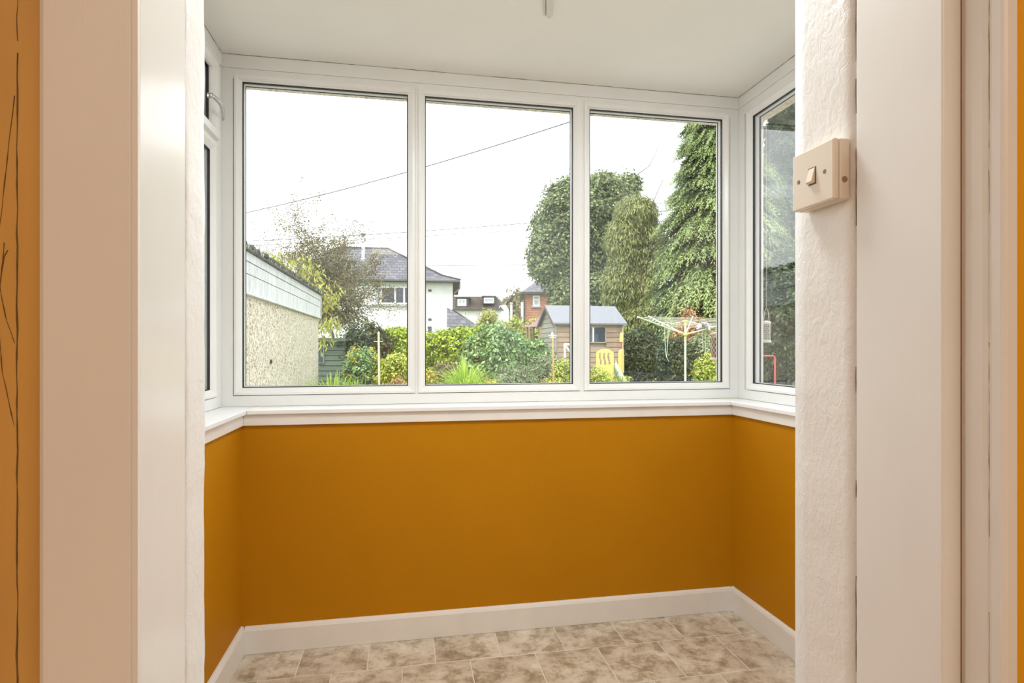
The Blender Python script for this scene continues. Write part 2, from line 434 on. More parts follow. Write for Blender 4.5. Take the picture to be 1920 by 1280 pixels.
# head trims between frame and ceiling
ZH = 2.342
MB().box(WL-0.02, WR+0.02, WY-0.004, WY+0.06, ZH, CZ-0.0012).build('trim_12', WHITE_PVC, bevel=0.001, kind=S)
MB().box(WL-0.07, WL+0.004, YD, WY-0.0045, ZH, CZ-0.0012).build('trim_13', WHITE_PVC, bevel=0.001, kind=S)
MB().box(WR-0.004, WR+0.07, YD, WY-0.0045, ZH, CZ-0.0012).build('trim_14', WHITE_PVC, bevel=0.001, kind=S)
crack(bpy.data.objects['ceiling'], [(WL, WY-0.0045, CZ-0.0006), (WR, WY-0.0045, CZ-0.0006)], 0.0006, 0.0004, brk=0.12)
crack(bpy.data.objects['ceiling'], [(WR-0.0045, WY, CZ-0.0006), (WR-0.0045, 1.6, CZ-0.0006)], 0.0007, 0.0004, axis='x', brk=0.05)
crack(bpy.data.objects['ceiling'], [(WL+0.0045, WY, CZ-0.0006), (WL+0.0045, 1.6, CZ-0.0006)], 0.0007, 0.0004, axis='x', brk=0.05)

# ------------------------------------------------------------------ windows
def mapper(kind):
    if kind == 'back': return lambda u, v, d: Vector((u, WY+d, v))
    if kind == 'left': return lambda u, v, d: Vector((WL-d, u, v))
    return lambda u, v, d: Vector((WR+d, u, v))
def ring(mb, P, u0, u1, v0, v1, prof):
    base = len(mb.v)
    for (i, d) in prof:
        for (u, v) in ((u0+i, v0+i), (u1-i, v0+i), (u1-i, v1-i), (u0+i, v1-i)):
            mb.v.append(tuple(P(u, v, d)))
    n = len(prof)
    for a in range(n):
        b = (a+1) % n
        for k in range(4):
            k2 = (k+1) % 4
            mb.f.append((base+a*4+k, base+a*4+k2, base+b*4+k2, base+b*4+k))
def pbox(mb, P, u0, u1, v0, v1, d0, d1):
    mb.hexa([P(u0, v0, d0), P(u1, v0, d0), P(u1, v1, d0), P(u0, v1, d0)], [P(u0, v0, d1), P(u1, v0, d1), P(u1, v1, d1), P(u0, v1, d1)])
def window(name, kind, u0, u1, panes, cross=()):
    P = mapper(kind)
    root = empty(name, P((u0+u1)/2, ZS, 0.03), kind=S)
    mb = MB()
    ring(mb, P, u0, u1, ZS+0.001, ZH, [(0, 0), (0.044, 0), (0.044, 0.06), (0, 0.06)])
    mb.build('frame', WHITE_PVC, root, bevel=0.002)
    for (a, b, c, d) in cross:
        m2 = MB(); pbox(m2, P, a, b, c, d, 0.0, 0.06); m2.build('mullion' if (d-c) > (b-a) else 'transom', WHITE_PVC, root, bevel=0.002)
    for (a, b, c, d, vent) in panes:          # visible glass extents
        i = 0.030
        if vent:
            m2 = MB(); ring(m2, P, a-0.045, b+0.045, c-0.045, d+0.045, [(0, -0.002), (0.003, -0.016), (0.028, -0.018), (0.040, -0.010), (0.0445, 0.0), (0.0445, 0.05), (0, 0.05)])
            m2.build('sash', WHITE_PVC, root)
        else:
            m2 = MB(); ring(m2, P, a-i, b+i, c-i, d+i, [(0.0, 0.0), (0.0012, -0.0045), (0.010, -0.005), (0.022, 0.004), (i-0.002, 0.010), (i, 0.012), (i, 0.0215), (0.0, 0.0215)])
            m2.build('glazing_bead', WHITE_PVC, root)
        m2 = MB(); ring(m2, P, a-0.001, b+0.001, c-0.001, d+0.001, [(0.0, 0.0118), (0.0045, 0.0125), (0.0045, 0.0214), (0.0, 0.0214)])
        ring(m2, P, a-0.001, b+0.001, c-0.001, d+0.001, [(0.0, 0.0466), (0.0060, 0.0466), (0.0060, 0.0515), (0.0, 0.0515)])
        m2.build('gasket', BLACK, root)
        m2 = MB(); ring(m2, P, a-0.001, b+0.001, c-0.001, d+0.001, [(0.0, 0.0256), (0.0052, 0.0256), (0.0052, 0.0424), (0.0, 0.0424)])
        m2.build('spacer_bar', SPACER, root)
        m2 = MB(); ring(m2, P, a-0.032, b+0.032, c-0.032, d+0.032, [(0.0, 0.0517), (0.0345, 0.0517), (0.0315, 0.066), (0.0, 0.066)])
        m2.build('outer_lip', WHITE_PVC, root)
        m2 = MB(); pbox(m2, P, a+0.003, b-0.003, c+0.003, d-0.003, 0.0215, 0.0255)
        pbox(m2, P, a+0.003, b-0.003, c+0.003, d-0.003, 0.0425, 0.0465)      # second leaf of the sealed unit
        m2.build('pane', GLASS, root)
    return root, P
GZ0, GZ1 = 1.029, 2.293
window('window_1', 'back', WL+0.001, WR-0.001,
       [(-0.6727, 0.0, GZ0, GZ1, False), (0.0733, 0.7434, GZ0, GZ1, False), (0.822, 1.488, GZ0, GZ1, False)],
       [(0.030-0.0, 0.0433, ZS+0.04, ZH-0.04), (0.7734, 0.792, ZS+0.04, ZH-0.04)])
w2, P2 = window('window_2', 'left', YD+0.01, WY-0.001,
       [(1.72, 2.403, GZ0, 1.970, False), (1.735, 2.388, 2.060, 2.290, True), (0.92, 1.60, GZ0, GZ1, False)],
       [(1.63, 1.69, ZS+0.04, ZH-0.04), (1.69, WY-0.045, 2.000, 2.018)])
window('window_3', 'right', YD+0.01, WY-0.001,
       [(1.72, 2.404, GZ0, GZ1-0.02, False), (0.92, 1.60, GZ0, GZ1, False)],
       [(1.63, 1.69, ZS+0.04, ZH-0.04)])
# casement handle on the left vent: curved lever
mb = MB(); hp = []
for k in range(9):
    t = k/8; hp.append((WL+0.030+0.016*math.sin(t*math.pi*0.9), 2.29+0.115*t, 2.135-0.045*t*t))
mb.tube(hp, [0.006, 0.0075, 0.008, 0.008, 0.0075, 0.007, 0.0065, 0.006, 0.004], 8)
mb.tube([(WL+0.016, 2.29, 2.135), (WL+0.033, 2.29, 2.135)], 0.010, 10)
mb.build('window_handle', METAL, w2, smooth=True, label='curved grey metal window handle')

MB().box(WR-0.0016, WR+0.07, WY-0.0016, WY+0.07, ZS+0.001, ZH).build('trim_15', WHITE_PVC, kind=S)
MB().box(WL-0.07, WL+0.0016, WY-0.0016, WY+0.07, ZS+0.001, ZH).build('trim_16', WHITE_PVC, kind=S)
# outside: roughcast lintel / eaves over the windows
ROUGH = paint('roughcast', (0.66, 0.60, 0.48), 0.9, 0.5, (1, 1, 1), 70, 0.8, 90, 0.006)
MB().box(WL-0.22, WR+0.22, WY+0.075, WY+0.215, 2.345, 2.60).build('lintel', ROUGH, bevel=0.006, kind=S)
MB().box(WL-0.22, WL-0.075, YD, WY+0.074, 2.345, 2.60).build('lintel_left', ROUGH, kind=S)
MB().box(WR+0.075, WR+0.22, YD, WY+0.074, 2.345, 2.60).build('lintel_right', ROUGH, kind=S)
MB().box(-2.1, 2.7, -3.4, WY+0.22, 2.605, 2.72).build('roof', paint('porch_roof', (0.2, 0.2, 0.2), 0.9), kind=S)

# ------------------------------------------------------------------ light switch
sw = empty('light_switch', (0.614, 0.7485, 1.447), label='cream plastic light switch on the white door reveal', cat='switch')
def swbox(name, x0, x1, y0, y1, z0, z1, m, bev, parent=None, **k):
    return MB().box(x0, x1, y0, y1, z0, z1).build(name, m, parent or sw, bevel=bev, **k)
swbox('back_box', 0.598, 0.6143, 0.7055, 0.7915, 1.404, 1.490, CREAMP, 0.002)
swbox('face_plate', 0.588, 0.5973, 0.7055, 0.7915, 1.404, 1.490, CREAMP, 0.0022)
rk = MB(); rk.slab([(0.5885, 0.7415, 1.437), (0.5885, 0.7415, 1.459), (0.5870, 0.7415, 1.459), (0.5810, 0.7415, 1.4385), (0.5840, 0.7415, 1.436)], (0, 0.0125, 0))
rk.build('rocker', CREAMP, sw, bevel=0.0006)
swbox('rocker_recess', 0.5875, 0.5882, 0.7400, 0.7555, 1.4345, 1.4605, BRASSD, 0)
for yy in (0.7225, 0.7775):
    mb = MB(); mb.tube([(0.5895, yy, 1.447), (0.5876, yy, 1.447)], 0.0032, 12); s = mb.build('screw', BRASSD, sw)
mb = MB(); mb.tube([(0.606, 0.7060, 1.432), (0.606, 0.7049, 1.432)], 0.0045, 10); mb.build('knockout', paint('knockout_brown', (0.30, 0.2, 0.11), 0.7), sw)

# ------------------------------------------------------------------ cable trunking on the ceiling
tk = empty('cable_trunking', (0.4985, 1.9, CZ), label='white cable trunking on the porch ceiling near its front edge', cat='trunking')
TRM = paint('trunking_white', (0.62, 0.60, 0.54), 0.4, 0.03)
def along(x0, x1, y1, z0, name, bev):
    sl_ = 0.256                              # the trunking runs slightly askew towards the kitchen door
    f = lambda x, y: (x+(y-2.0)*sl_, y)
    MB().hexa([(*f(x0, 1.3), z0), (*f(x1, 1.3), z0), (*f(x1, y1), z0), (*f(x0, y1), z0)], [(*f(x0, 1.3), CZ+0.0005), (*f(x1, 1.3), CZ+0.0005), (*f(x1, y1), CZ+0.0005), (*f(x0, y1), CZ+0.0005)]).build(name, TRM, tk, bevel=bev)
along(0.4825, 0.489, 2.000, CZ-0.006, 'cable', 0.002)
along(0.492, 0.513, 1.996, CZ-0.010, 'casing', 0.003)
MB().tube([(0.5025, 1.994, CZ-0.004), (0.5040, 2.006, CZ-0.003)], 0.005, 10).build('end_cap', TRM, tk)
#@@GARDEN
# ------------------------------------------------------------------ garage on the left
PEB = None
def pebble_mat():
    m, nt, b = nmat('pebbledash'); v = objvec(nt)
    vo = nt.nodes.new('ShaderNodeTexVoronoi'); vo.inputs['Scale'].default_value = 48; nt.links.new(v, vo.inputs['Vector'])
    sp = nt.nodes.new('ShaderNodeSeparateColor'); nt.links.new(vo.outputs['Color'], sp.inputs[0])
    r = ramp(nt, sp.outputs[0], [(0.0, (0.14, 0.11, 0.07)), (0.14, (0.34, 0.28, 0.20)), (0.35, (0.54, 0.48, 0.38)), (1.0, (0.74, 0.70, 0.60))])
    nt.links.new(r.outputs['Color'], b.inputs['Base Color']); b.inputs['Roughness'].default_value = 0.85
    bump(nt, b, vo.outputs['Distance'], 0.3, 0.006); return m
PEB = pebble_mat()
GX = -1.72; GY1 = 11.61
gar = empty('garage', (GX, 8.0, GZ), label='pebbledashed concrete garage with white fascia boards and corrugated roof', cat='garage')
edges = [4.1, 4.75, 5.40, 6.05, 6.72, 7.78, 8.58, 9.55, 10.68, GY1]
for a, b in zip(edges[:-1], edges[1:]):
    MB().box(GX-0.06, GX, a+0.008, b-0.008, GZ, 1.79).build('concrete_panel', PEB, gar, bevel=0.006)
MB().box(GX-3.0, GX-0.061, 4.1, GY1-0.01, GZ, 1.80).build('wall', PEB, gar)
MB().box(GX-0.058, GX-0.005, 4.1, GY1-0.02, GZ, 1.78).build('panel_joint', paint('joint_grey', (0.13, 0.12, 0.10), 0.9), gar)
def fascia_mat():
    m, nt, b = nmat('weathered_white_board'); v = objvec(nt, (1, 4, 0.6)); n = noise_n(nt, 5, 6, v, 0.65)
    r = ramp(nt, n.outputs['Fac'], [(0.3, (0.40, 0.41, 0.39)), (0.5, (0.60, 0.61, 0.63)), (0.75, (0.70, 0.71, 0.74))])
    nt.links.new(r.outputs['Color'], b.inputs['Base Color']); b.inputs['Roughness'].default_value = 0.7; return m
FAS = fascia_mat()
for k, (z0, z1, dx) in enumerate(((1.795, 1.985, 0.030), (1.990, 2.115, 0.036), (2.120, 2.215, 0.046))):
    MB().box(GX+0.001, GX+dx, 4.05, GY1+0.05, z0, z1).build('fascia_board', FAS, gar, bevel=0.003)
MB().box(GX-2.9, GX+0.05, GY1+0.001, GY1+0.05, 1.795, 2.17).build('end_fascia', FAS, gar)
MB().box(GX+0.001, GX+0.05, 4.05, GY1+0.05, 1.765, 1.792).build('drip_batten', FAS, gar, bevel=0.003)
# corrugated roof: waves run across the slope, scalloped edge faces the garden
mb = MB(); ny = 660; rows = [(GX+0.10, 2.245), (GX-1.4, 2.46), (GX-3.1, 2.25)]
y0, y1 = 4.0, GY1+0.12
for lay in (0, 1):
    for (x, z) in rows:
        for j in range(ny+1):
            y = y0+(y1-y0)*j/ny
            mb.v.append((x, y, z+0.022*math.sin(y*2*math.pi/0.075)-lay*0.008))
N1 = ny+1
for j in range(ny):
    for r_ in range(2):
        a = r_*N1+j; mb.f.append((a, a+1, a+N1+1, a+N1)); c = a+3*N1; mb.f.append((c+N1, c+N1+1, c+1, c))
    mb.f.append((j+1, j, j+3*N1, j+1+3*N1))
    a = 2*N1+j; mb.f.append((a, a+1, a+1+3*N1, a+3*N1))
mb.build('corrugated_roof', paint('mossy_asbestos', (0.20, 0.20, 0.18), 0.9, 0.6, ns=9), gar)
mb = MB()
for k in range(150):                                   # moss cushions along the roof edge
    y = R.uniform(4.1, GY1+0.08); c = Vector((GX+0.095+R.uniform(-0.03, 0.01), y, 2.262)); s = R.uniform(0.012, 0.035)
    mb.lathe(c, [(s, -0.02), (s*0.9, s*0.3), (s*0.5, s*0.8), (0.001, s)], 7)
mb.build('moss', paint('dark_moss', (0.07, 0.075, 0.05), 1.0, 0.5, ns=30), gar, kind='stuff')
MB().tube([(GX+0.001, 7.66, 1.02), (GX+0.02, 7.66, 1.02)], 0.028, 8).build('vent_hole', BLACK, gar)

# ------------------------------------------------------------------ foliage generators
def quads(name, P, D, U, L, Wd, m, parent=None, kind='stuff', **k):
    """leaf quads: centre line from P along D (unit) length L, half width along U"""
    n = len(P); tip = P+D*L[:, None]; mid = P+D*(L*0.45)[:, None]
    nrm = np.cross(D, U)
    a = mid+U*Wd[:, None]*0.5+nrm*(Wd*0.18)[:, None]; b = mid-U*Wd[:, None]*0.5+nrm*(Wd*0.18)[:, None]
    V = np.stack([P, a, tip, b], 1).reshape(-1, 3).astype(np.float32)
    me = bpy.data.meshes.new(name); me.vertices.add(4*n); me.vertices.foreach_set('co', V.ravel())
    me.loops.add(4*n); me.loops.foreach_set('vertex_index', np.arange(4*n, dtype=np.int32))
    me.polygons.add(n); me.polygons.foreach_set('loop_start', np.arange(0, 4*n, 4, dtype=np.int32))
    me.polygons.foreach_set('loop_total', np.full(n, 4, dtype=np.int32)); me.update(calc_edges=True)
    return link(name, me, m, parent, kind=kind, **k)
def unit(v): return v/np.maximum(np.linalg.norm(v, axis=1, keepdims=True), 1e-9)
def randdir(n): return unit(NR.normal(size=(n, 3)))
def leaf_cloud(name, blobs, nclump, per, csize, leaf, m, parent=None, shell=0.72, asp=0.5, out=0.5, droop=0.0, boost=1.0, **k):
    """blobs: (centre, (rx,ry,rz)) ellipsoids; leaves grow in clumps near their surfaces"""
    vol = np.array([r[0]*r[1]+r[1]*r[2]+r[0]*r[2] for _, r in blobs]); pr = vol/vol.sum()
    bi = NR.choice(len(blobs), nclump, p=pr)
    C = np.array([list(b[0]) for b in blobs])[bi]; RR = np.array([b[1] for b in blobs])[bi]
    d = randdir(nclump); rad = shell+(1.0-shell)*NR.rand(nclump)**0.6
    cc = C+d*RR*rad[:, None]
    keep = cc[:, 2] > GZ+0.02
    cc = cc[keep]; d = d[keep]
    ci = np.repeat(np.arange(len(cc)), per); n = len(ci)
    sd = randdir(n); cs = (csize*1.45*(0.6+0.7*NR.rand(len(cc))))[ci]
    P = cc[ci]+sd*(cs*(0.45+0.55*NR.rand(n)**0.5))[:, None]*np.array([1.1, 1.1, 0.85])
    nn = unit(sd+d[ci]*0.35+np.array([0, 0, 0.35])+NR.normal(size=(n, 3))*0.38)
    D = sd*0.5+d[ci]*out*0.5+randdir(n)*0.8+np.array([0, 0, -droop-0.25]); D = unit(D-nn*(D*nn).sum(1, keepdims=True))
    U = unit(np.cross(D, nn))
    L = leaf*(0.6+0.8*NR.rand(n))
    P[:, 2] = np.maximum(P[:, 2], GZ+0.01)
    return quads(name, P, D, U, L, L*asp, m, parent, **k)
def branches(base, tip, r0, depth, spread=0.6, kids=5, mb=None, wob=0.08, rmin=0.004):
    mb = mb or MB(); base = Vector(base); tip = Vector(tip); L = (tip-base).length
    pts = []; n = 5
    for i in range(n+1):
        p = base.lerp(tip, i/n)
        if 0 < i: p += Vector((R.gauss(0, 1), R.gauss(0, 1), R.gauss(0, 1)))*L*wob*0.5
        pts.append(p)
    rs = [max(rmin, r0*(1-0.75*i/n)) for i in range(n+1)]
    mb.tube(pts, rs, 6 if depth > 1 else 4)
    if depth > 0:
        for k in range(kids):
            t = R.uniform(0.35, 1.0); i = min(n-1, int(t*n)); p = pts[i].lerp(pts[i+1], t*n-i)
            d = (tip-base).normalized()+Vector((R.gauss(0, 1), R.gauss(0, 1), R.gauss(0, 0.7)))*spread
            branches(p, p+d.normalized()*L*R.uniform(0.4, 0.65), rs[i]*0.6, depth-1, spread, kids, mb, wob, rmin)
    return mb
BARK = paint('grey_brown_bark', (0.14, 0.11, 0.08), 0.9, 0.4, ns=12)
WOODY = paint('twig_brown', (0.12, 0.09, 0.06), 0.9, 0.3, ns=20)

L_HEDGE = leafmat('laurel_leaves', [(0.04, 0.09, 0.004), (0.17, 0.28, 0.010), (0.38, 0.52, 0.02), (0.60, 0.72, 0.05)], 0.2, 0.3)
L_LAUREL = leafmat('pale_laurel_leaves', [(0.041, 0.095, 0.034), (0.121, 0.230, 0.068), (0.243, 0.392, 0.108), (0.459, 0.648, 0.230)], 0.18, 0.3)
L_TREE = leafmat('broad_tree_leaves', [(0.045, 0.068, 0.024), (0.11, 0.15, 0.055), (0.20, 0.25, 0.10), (0.33, 0.38, 0.17)], 0.18)
L_OLIVE = leafmat('olive_brown_leaves', [(0.091, 0.081, 0.035), (0.162, 0.152, 0.061), (0.223, 0.203, 0.091), (0.263, 0.193, 0.081)], 0.18)
L_YEL = leafmat('yellow_green_leaves', [(0.272, 0.292, 0.058), (0.408, 0.428, 0.097), (0.535, 0.535, 0.156)], 0.4)
L_CON = leafmat('cypress_sprays', [(0.04, 0.065, 0.02), (0.10, 0.155, 0.045), (0.20, 0.27, 0.085), (0.29, 0.36, 0.13)], 0.15)
L_CONY = leafmat('golden_cypress', [(0.11, 0.14, 0.04), (0.23, 0.28, 0.09), (0.37, 0.41, 0.16), (0.36, 0.31, 0.13)], 0.25)
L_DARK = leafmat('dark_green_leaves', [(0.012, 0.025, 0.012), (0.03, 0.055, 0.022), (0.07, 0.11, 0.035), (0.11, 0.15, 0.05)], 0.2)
L_GREY = leafmat('grey_green_leaves', [(0.081, 0.121, 0.061), (0.176, 0.243, 0.115), (0.270, 0.351, 0.176), (0.405, 0.365, 0.216)], 0.18)
L_LIME = leafmat('bright_shrub_leaves', [(0.135, 0.203, 0.027), (0.297, 0.405, 0.047), (0.513, 0.621, 0.095), (0.608, 0.486, 0.135)], 0.18)
L_GOLD = leafmat('gold_leaves', [(0.42, 0.38, 0.03), (0.60, 0.52, 0.05), (0.70, 0.62, 0.12)], 0.3)
L_CONL = leafmat('cypress_young_sprays', [(0.13, 0.20, 0.06), (0.24, 0.33, 0.11), (0.38, 0.46, 0.18), (0.30, 0.36, 0.10)], 0.2)
L_RED = leafmat('red_brown_leaves', [(0.297, 0.121, 0.068), (0.486, 0.216, 0.121), (0.567, 0.324, 0.162), (0.270, 0.270, 0.081)], 0.3)
L_GRASS = leafmat('grass_blades', [(0.189, 0.324, 0.041), (0.378, 0.567, 0.068), (0.608, 0.756, 0.162)], 0.4)

def shrub(name, px, top, hw, D, mat, label, n=420, per=14, leaf=0.06, cs=0.07, group=None, bot=None, dd=None, cat='shrub', extra=None, asp=0.5, blobs_n=5, stem=True, **kk):
    c = G(px, 652, D); top_z = EYE+(HOR-top)/F*D; r = hw/F*D; h = top_z-GZ
    root = empty(name, (c.x, c.y, GZ), label=label, cat=cat, group=group)
    bl = [((c.x, c.y, GZ+h*0.48), (r*0.86, r*0.75, h*0.50))]
    for i in range(blobs_n):
        a = i*2.399; q = 0.55*r
        bl.append(((c.x+q*math.cos(a), c.y+q*math.sin(a)*0.8, GZ+h*R.uniform(0.35, 0.62)), (r*0.5, r*0.5, h*R.uniform(0.30, 0.38))))
    leaf_cloud('foliage', bl, n, per, cs, leaf, mat, root, asp=asp, shell=0.55, **kk)
    if extra:
        em, en, el = extra
        bl2 = [((b[0][0], b[0][1], b[0][2]+b[1][2]*0.25), (b[1][0]*1.02, b[1][1]*1.02, b[1][2]*0.85)) for b in bl]
        leaf_cloud('young_foliage', bl2, en, 10, cs*0.6, el, em, root, asp=0.45, shell=0.95)
    if stem:
        mb = MB()
        for k in range(5):
            a = k*1.3; branches((c.x+0.05*math.cos(a), c.y+0.05*math.sin(a), GZ-0.02), (c.x+r*0.5*math.cos(a), c.y+r*0.4*math.sin(a), GZ+h*0.75), max(0.012, h*0.012), 1, 0.6, 4, mb)
        mb.build('stems', WOODY, root)
    return root

# ---- laurel hedge (long clipped block)
def hedge(name, px0, px1, top, D0, D1, thick, mat, label, n, per, leaf, tops=None):
    a = G(px0, 652, D0); b = G(px1, 652, D1); root = empty(name, ((a.x+b.x)/2, (a.y+b.y)/2, GZ), label=label, cat='hedge')
    m = int((b-a).length/0.55)+1; bl = []
    for i in range(m+1):
        t = i/m; p = a.lerp(b, t); D = D0+(D1-D0)*t
        tp = top if tops is None else np.interp(t, [q[0] for q in tops], [q[1] for q in tops])
        h = EYE+(HOR-tp)/F*D-GZ+R.uniform(-0.05, 0.05)
        bl.append(((p.x, p.y+thick*0.5, GZ+h*0.25), (0.5, thick*0.55, h*0.40)))
        bl.append(((p.x, p.y+thick*0.5, GZ+h*0.68), (0.5, thick*0.5, h*0.30)))
    leaf_cloud('foliage', bl, n, per, 0.08, leaf, mat, root, shell=0.80, asp=0.45, out=0.9)
    # shoots sticking out of the top
    P = []; 
    mb = MB()
    for i in range(60):
        p = a.lerp(b, R.random()); mb.tube([(p.x, p.y+thick*R.random(), GZ), (p.x+R.gauss(0, .05), p.y+thick*R.random(), GZ+1.2)], [0.012, 0.006], 4)
    mb.build('stems', WOODY, root)
    return root
hedge('laurel_hedge', 712, 905, 612, 15.5, 15.0, 1.2, L_HEDGE, 'clipped bright green laurel hedge in front of the white house', 3400, 24, 0.095,
      [(0, 625), (0.15, 612), (0.5, 622), (0.8, 612), (1, 608)])
shrub('laurel_bush', 930, 604, 62, 13.6, L_LAUREL, 'tall pale green laurel bush right of the clipped hedge', 2200, 22, 0.09, 0.09)
shrub('laurel_bush', 1000, 630, 42, 14.6, L_LAUREL, 'lower laurel bush against the left end of the timber shed', 1000, 20, 0.085, 0.08)
shrub('holly_bush', 688, 598, 46, 15.2, L_DARK, 'dark green holly bush at the left end of the laurel hedge', 900, 18, 0.09, 0.09, extra=(L_RED, 30, 0.07))
shrub('azalea', 682, 650, 36, 11.4, L_LAUREL, 'rounded green azalea with yellow tips beside the green playhouse', 620, 16, 0.065, 0.06, extra=(L_GOLD, 60, 0.06))
shrub('mixed_shrub', 742, 655, 34, 10.8, L_LIME, 'leafy green shrub behind the tall white garden cane', 560, 16, 0.06, 0.06)
shrub('barberry', 745, 704, 32, 8.2, L_RED, 'low red-leaved barberry under the left pane edge', 260, 14, 0.04, 0.035)
shrub('golden_shrub', 806, 693, 18, 8.6, L_GOLD, 'small golden yellow shrub left of the fountain grass', 220, 14, 0.05, 0.04)
shrub('golden_shrub', 918, 704, 20, 8.4, L_GOLD, 'small golden yellow shrub right of the fountain grass', 160, 12, 0.05, 0.04)
shrub('olive_shrub', 838, 672, 30, 11.0, L_OLIVE, 'dull brown-green shrub behind the fountain grass', 420, 14, 0.06, 0.06)
shrub('grey_shrub', 966, 677, 46, 9.4, L_GREY, 'soft grey-green mounded shrub in the middle of the border', 760, 18, 0.045, 0.05, asp=0.35)
shrub('grey_shrub', 1022, 660, 38, 11.2, L_GREY, 'grey-green shrub behind the rusty garden stake', 640, 18, 0.05, 0.06, asp=0.35)
shrub('fuchsia_bush', 1066, 668, 34, 10.0, L_LIME, 'bushy green fuchsia below the white swing bar', 620, 18, 0.045, 0.05)
shrub('fuchsia_bush', 1122, 682, 36, 9.2, L_LIME, 'bushy green fuchsia with reddish tips below the yellow slide', 600, 18, 0.04, 0.05, extra=(L_RED, 40, 0.03))
shrub('meadow_plant', 1176, 700, 30, 9.6, L_LIME, 'low wispy yellow-green plant right of the slide', 260, 14, 0.035, 0.05)
shrub('meadow_plant', 1232, 706, 34, 9.9, L_LIME, 'low wispy yellow-green plant left of the airer pole', 240, 14, 0.03, 0.05)
shrub('border_plant', 1046, 708, 40, 8.3, L_GOLD, 'strip of low yellow-green border plant at the foot of the stake', 160, 12, 0.035, 0.05)
shrub('border_plant', 1330, 712, 40, 11.5, L_LIME, 'low green border plant under the rotary airer right arm', 120, 10, 0.03, 0.04)

# ---- grasses: arching blades
def grass(name, px, top, hw, D, n, label, wdt=0.010, mat=L_GRASS, base_r=0.12, up=1.0):
    c = G(px, 652, D); h = EYE+(HOR-top)/F*D-GZ; r = hw/F*D
    root = empty(name, (c.x, c.y, GZ), label=label, cat='grass'); vs = []; fs = []
    for i in range(n):
        a = R.uniform(0, 2*math.pi); s = R.random()**0.6; rr = r*2.3*s; hh = h*(1-0.45*s*s)*R.uniform(0.8, 1.05)*up
        bx = c.x+math.cos(a)*base_r*R.random(); by = c.y+math.sin(a)*base_r*R.random()
        side = Vector((-math.sin(a), math.cos(a), 0))*wdt
        b0 = len(vs); K = 6
        for k in range(K+1):
            t = k/K; x = rr*t**1.6; z = hh*(1-(1-t)**1.7)*(1-0.35*s*t**3)
            p = Vector((bx+math.cos(a)*x, by+math.sin(a)*x, GZ+z)); wv = side*(1-t**2)*(0.6+0.4*math.sin(t*3)); wv = wv+side*0.05
            vs += [tuple(p-wv), tuple(p+wv)]
        for k in range(K): fs.append((b0+2*k, b0+2*k+1, b0+2*k+3, b0+2*k+2))
    me = bpy.data.meshes.new('blades'); me.from_pydata(vs, [], fs)
    link('blades', me, mat, root, kind='stuff'); return root
grass('fountain_grass', 870, 664, 56, 8.6, 900, 'arching bright green fountain grass clump below the middle pane', 0.009)
grass('border_grass', 622, 690, 42, 8.8, 420, 'pale green tall grass clump beside the garage wall', 0.009, base_r=0.3)
grass('border_grass', 664, 700, 34, 8.4, 260, 'pale green tall grass clump in front of the azalea', 0.008, base_r=0.2)

# ------------------------------------------------------------------ trees
def tree(name, label, base, blobs, nclump, per, cs, leaf, mat, trunk_r=0.18, asp=0.5, depth=2, kids=5, **kk):
    root = empty(name, base, label=label, cat='tree')
    leaf_cloud('foliage', blobs, nclump, per, cs, leaf, mat, root, asp=asp, **kk)
    top = Vector(blobs[0][0]); b = Vector(base); mb = MB()
    branches(b-Vector((0, 0, 0.1)), b.lerp(top, 0.9), trunk_r, 1, 0.5, 3, mb, 0.04)
    for bl in blobs:
        c = Vector(bl[0]); s = b.lerp(top, 0.55)
        branches(s, c, trunk_r*0.4, depth-1, 0.8, kids, mb)
    mb.build('trunk', BARK, root); return root
def blob(px, py, D, rpx, rpy, dd=1.0):
    c = G(px, py, D); r = rpx/F*D; return (tuple(c), (r, r*dd, rpy/F*D))
# large broadleaf tree
D = 31
tree('broadleaf_tree', 'large rounded green broadleaf tree behind the timber shed', tuple(W((1095-960)/F*D, D, GZ)),
     [blob(1095, 460, D, 78, 100), blob(1060, 415, D-1, 42, 62), blob(1120, 385, D-1, 52, 48), blob(1158, 400, D, 42, 58), blob(1035, 480, D-1, 38, 55), blob(1070, 530, D-1, 36, 40),
      blob(1100, 555, D-2, 56, 40), blob(1160, 480, D-1, 42, 70), blob(1075, 365, D, 28, 28), blob(1020, 430, D, 18, 26), blob(1014, 488, D, 16, 26), blob(1062, 560, D-1, 24, 24), blob(1130, 350, D, 20, 20), blob(1045, 375, D, 16, 30), blob(1175, 350, D, 18, 22)],
     2300, 60, 0.36, 0.19, L_TREE, 0.3)
# sparse small-leaved tree behind the garage
D = 17
hb = W((628-960)/F*D, D, GZ); root = empty('hawthorn_tree', hb, label='sparse brown-green small-leaved tree between garage and white house', cat='tree')
mb = MB()
branches(hb-Vector((0, 0, .1)), G(620, 560, D), 0.10, 0, mb=mb, wob=0.03)
tips = [(540, 455), (575, 440), (610, 450), (650, 455), (690, 512), (700, 535), (655, 515), (600, 480), (515, 490), (560, 500), (690, 575), (640, 540), (530, 475), (480, 470), (655, 600), (620, 590)]
for (px, py) in tips:
    branches(G(622+R.uniform(-6, 6), 580+R.uniform(-25, 20), D), G(px+R.uniform(-8, 8), py+R.uniform(-6, 6), D+R.uniform(-0.9, 0.9)), 0.026, 2, 0.75, 6, mb, 0.12, 0.004)
mb.build('branches', BARK, root)
V = np.array(mb.v); hgt = V[V[:, 2] > 1.9]
pick = hgt[NR.choice(len(hgt), 15000)]
n = len(pick); P = pick+NR.normal(size=(n, 3))*0.075; Dn = randdir(n); U = unit(np.cross(Dn, randdir(n))); L = 0.055*(0.6+0.8*NR.rand(n))
quads('foliage', P, Dn, U, L, L*0.55, L_OLIVE, root)
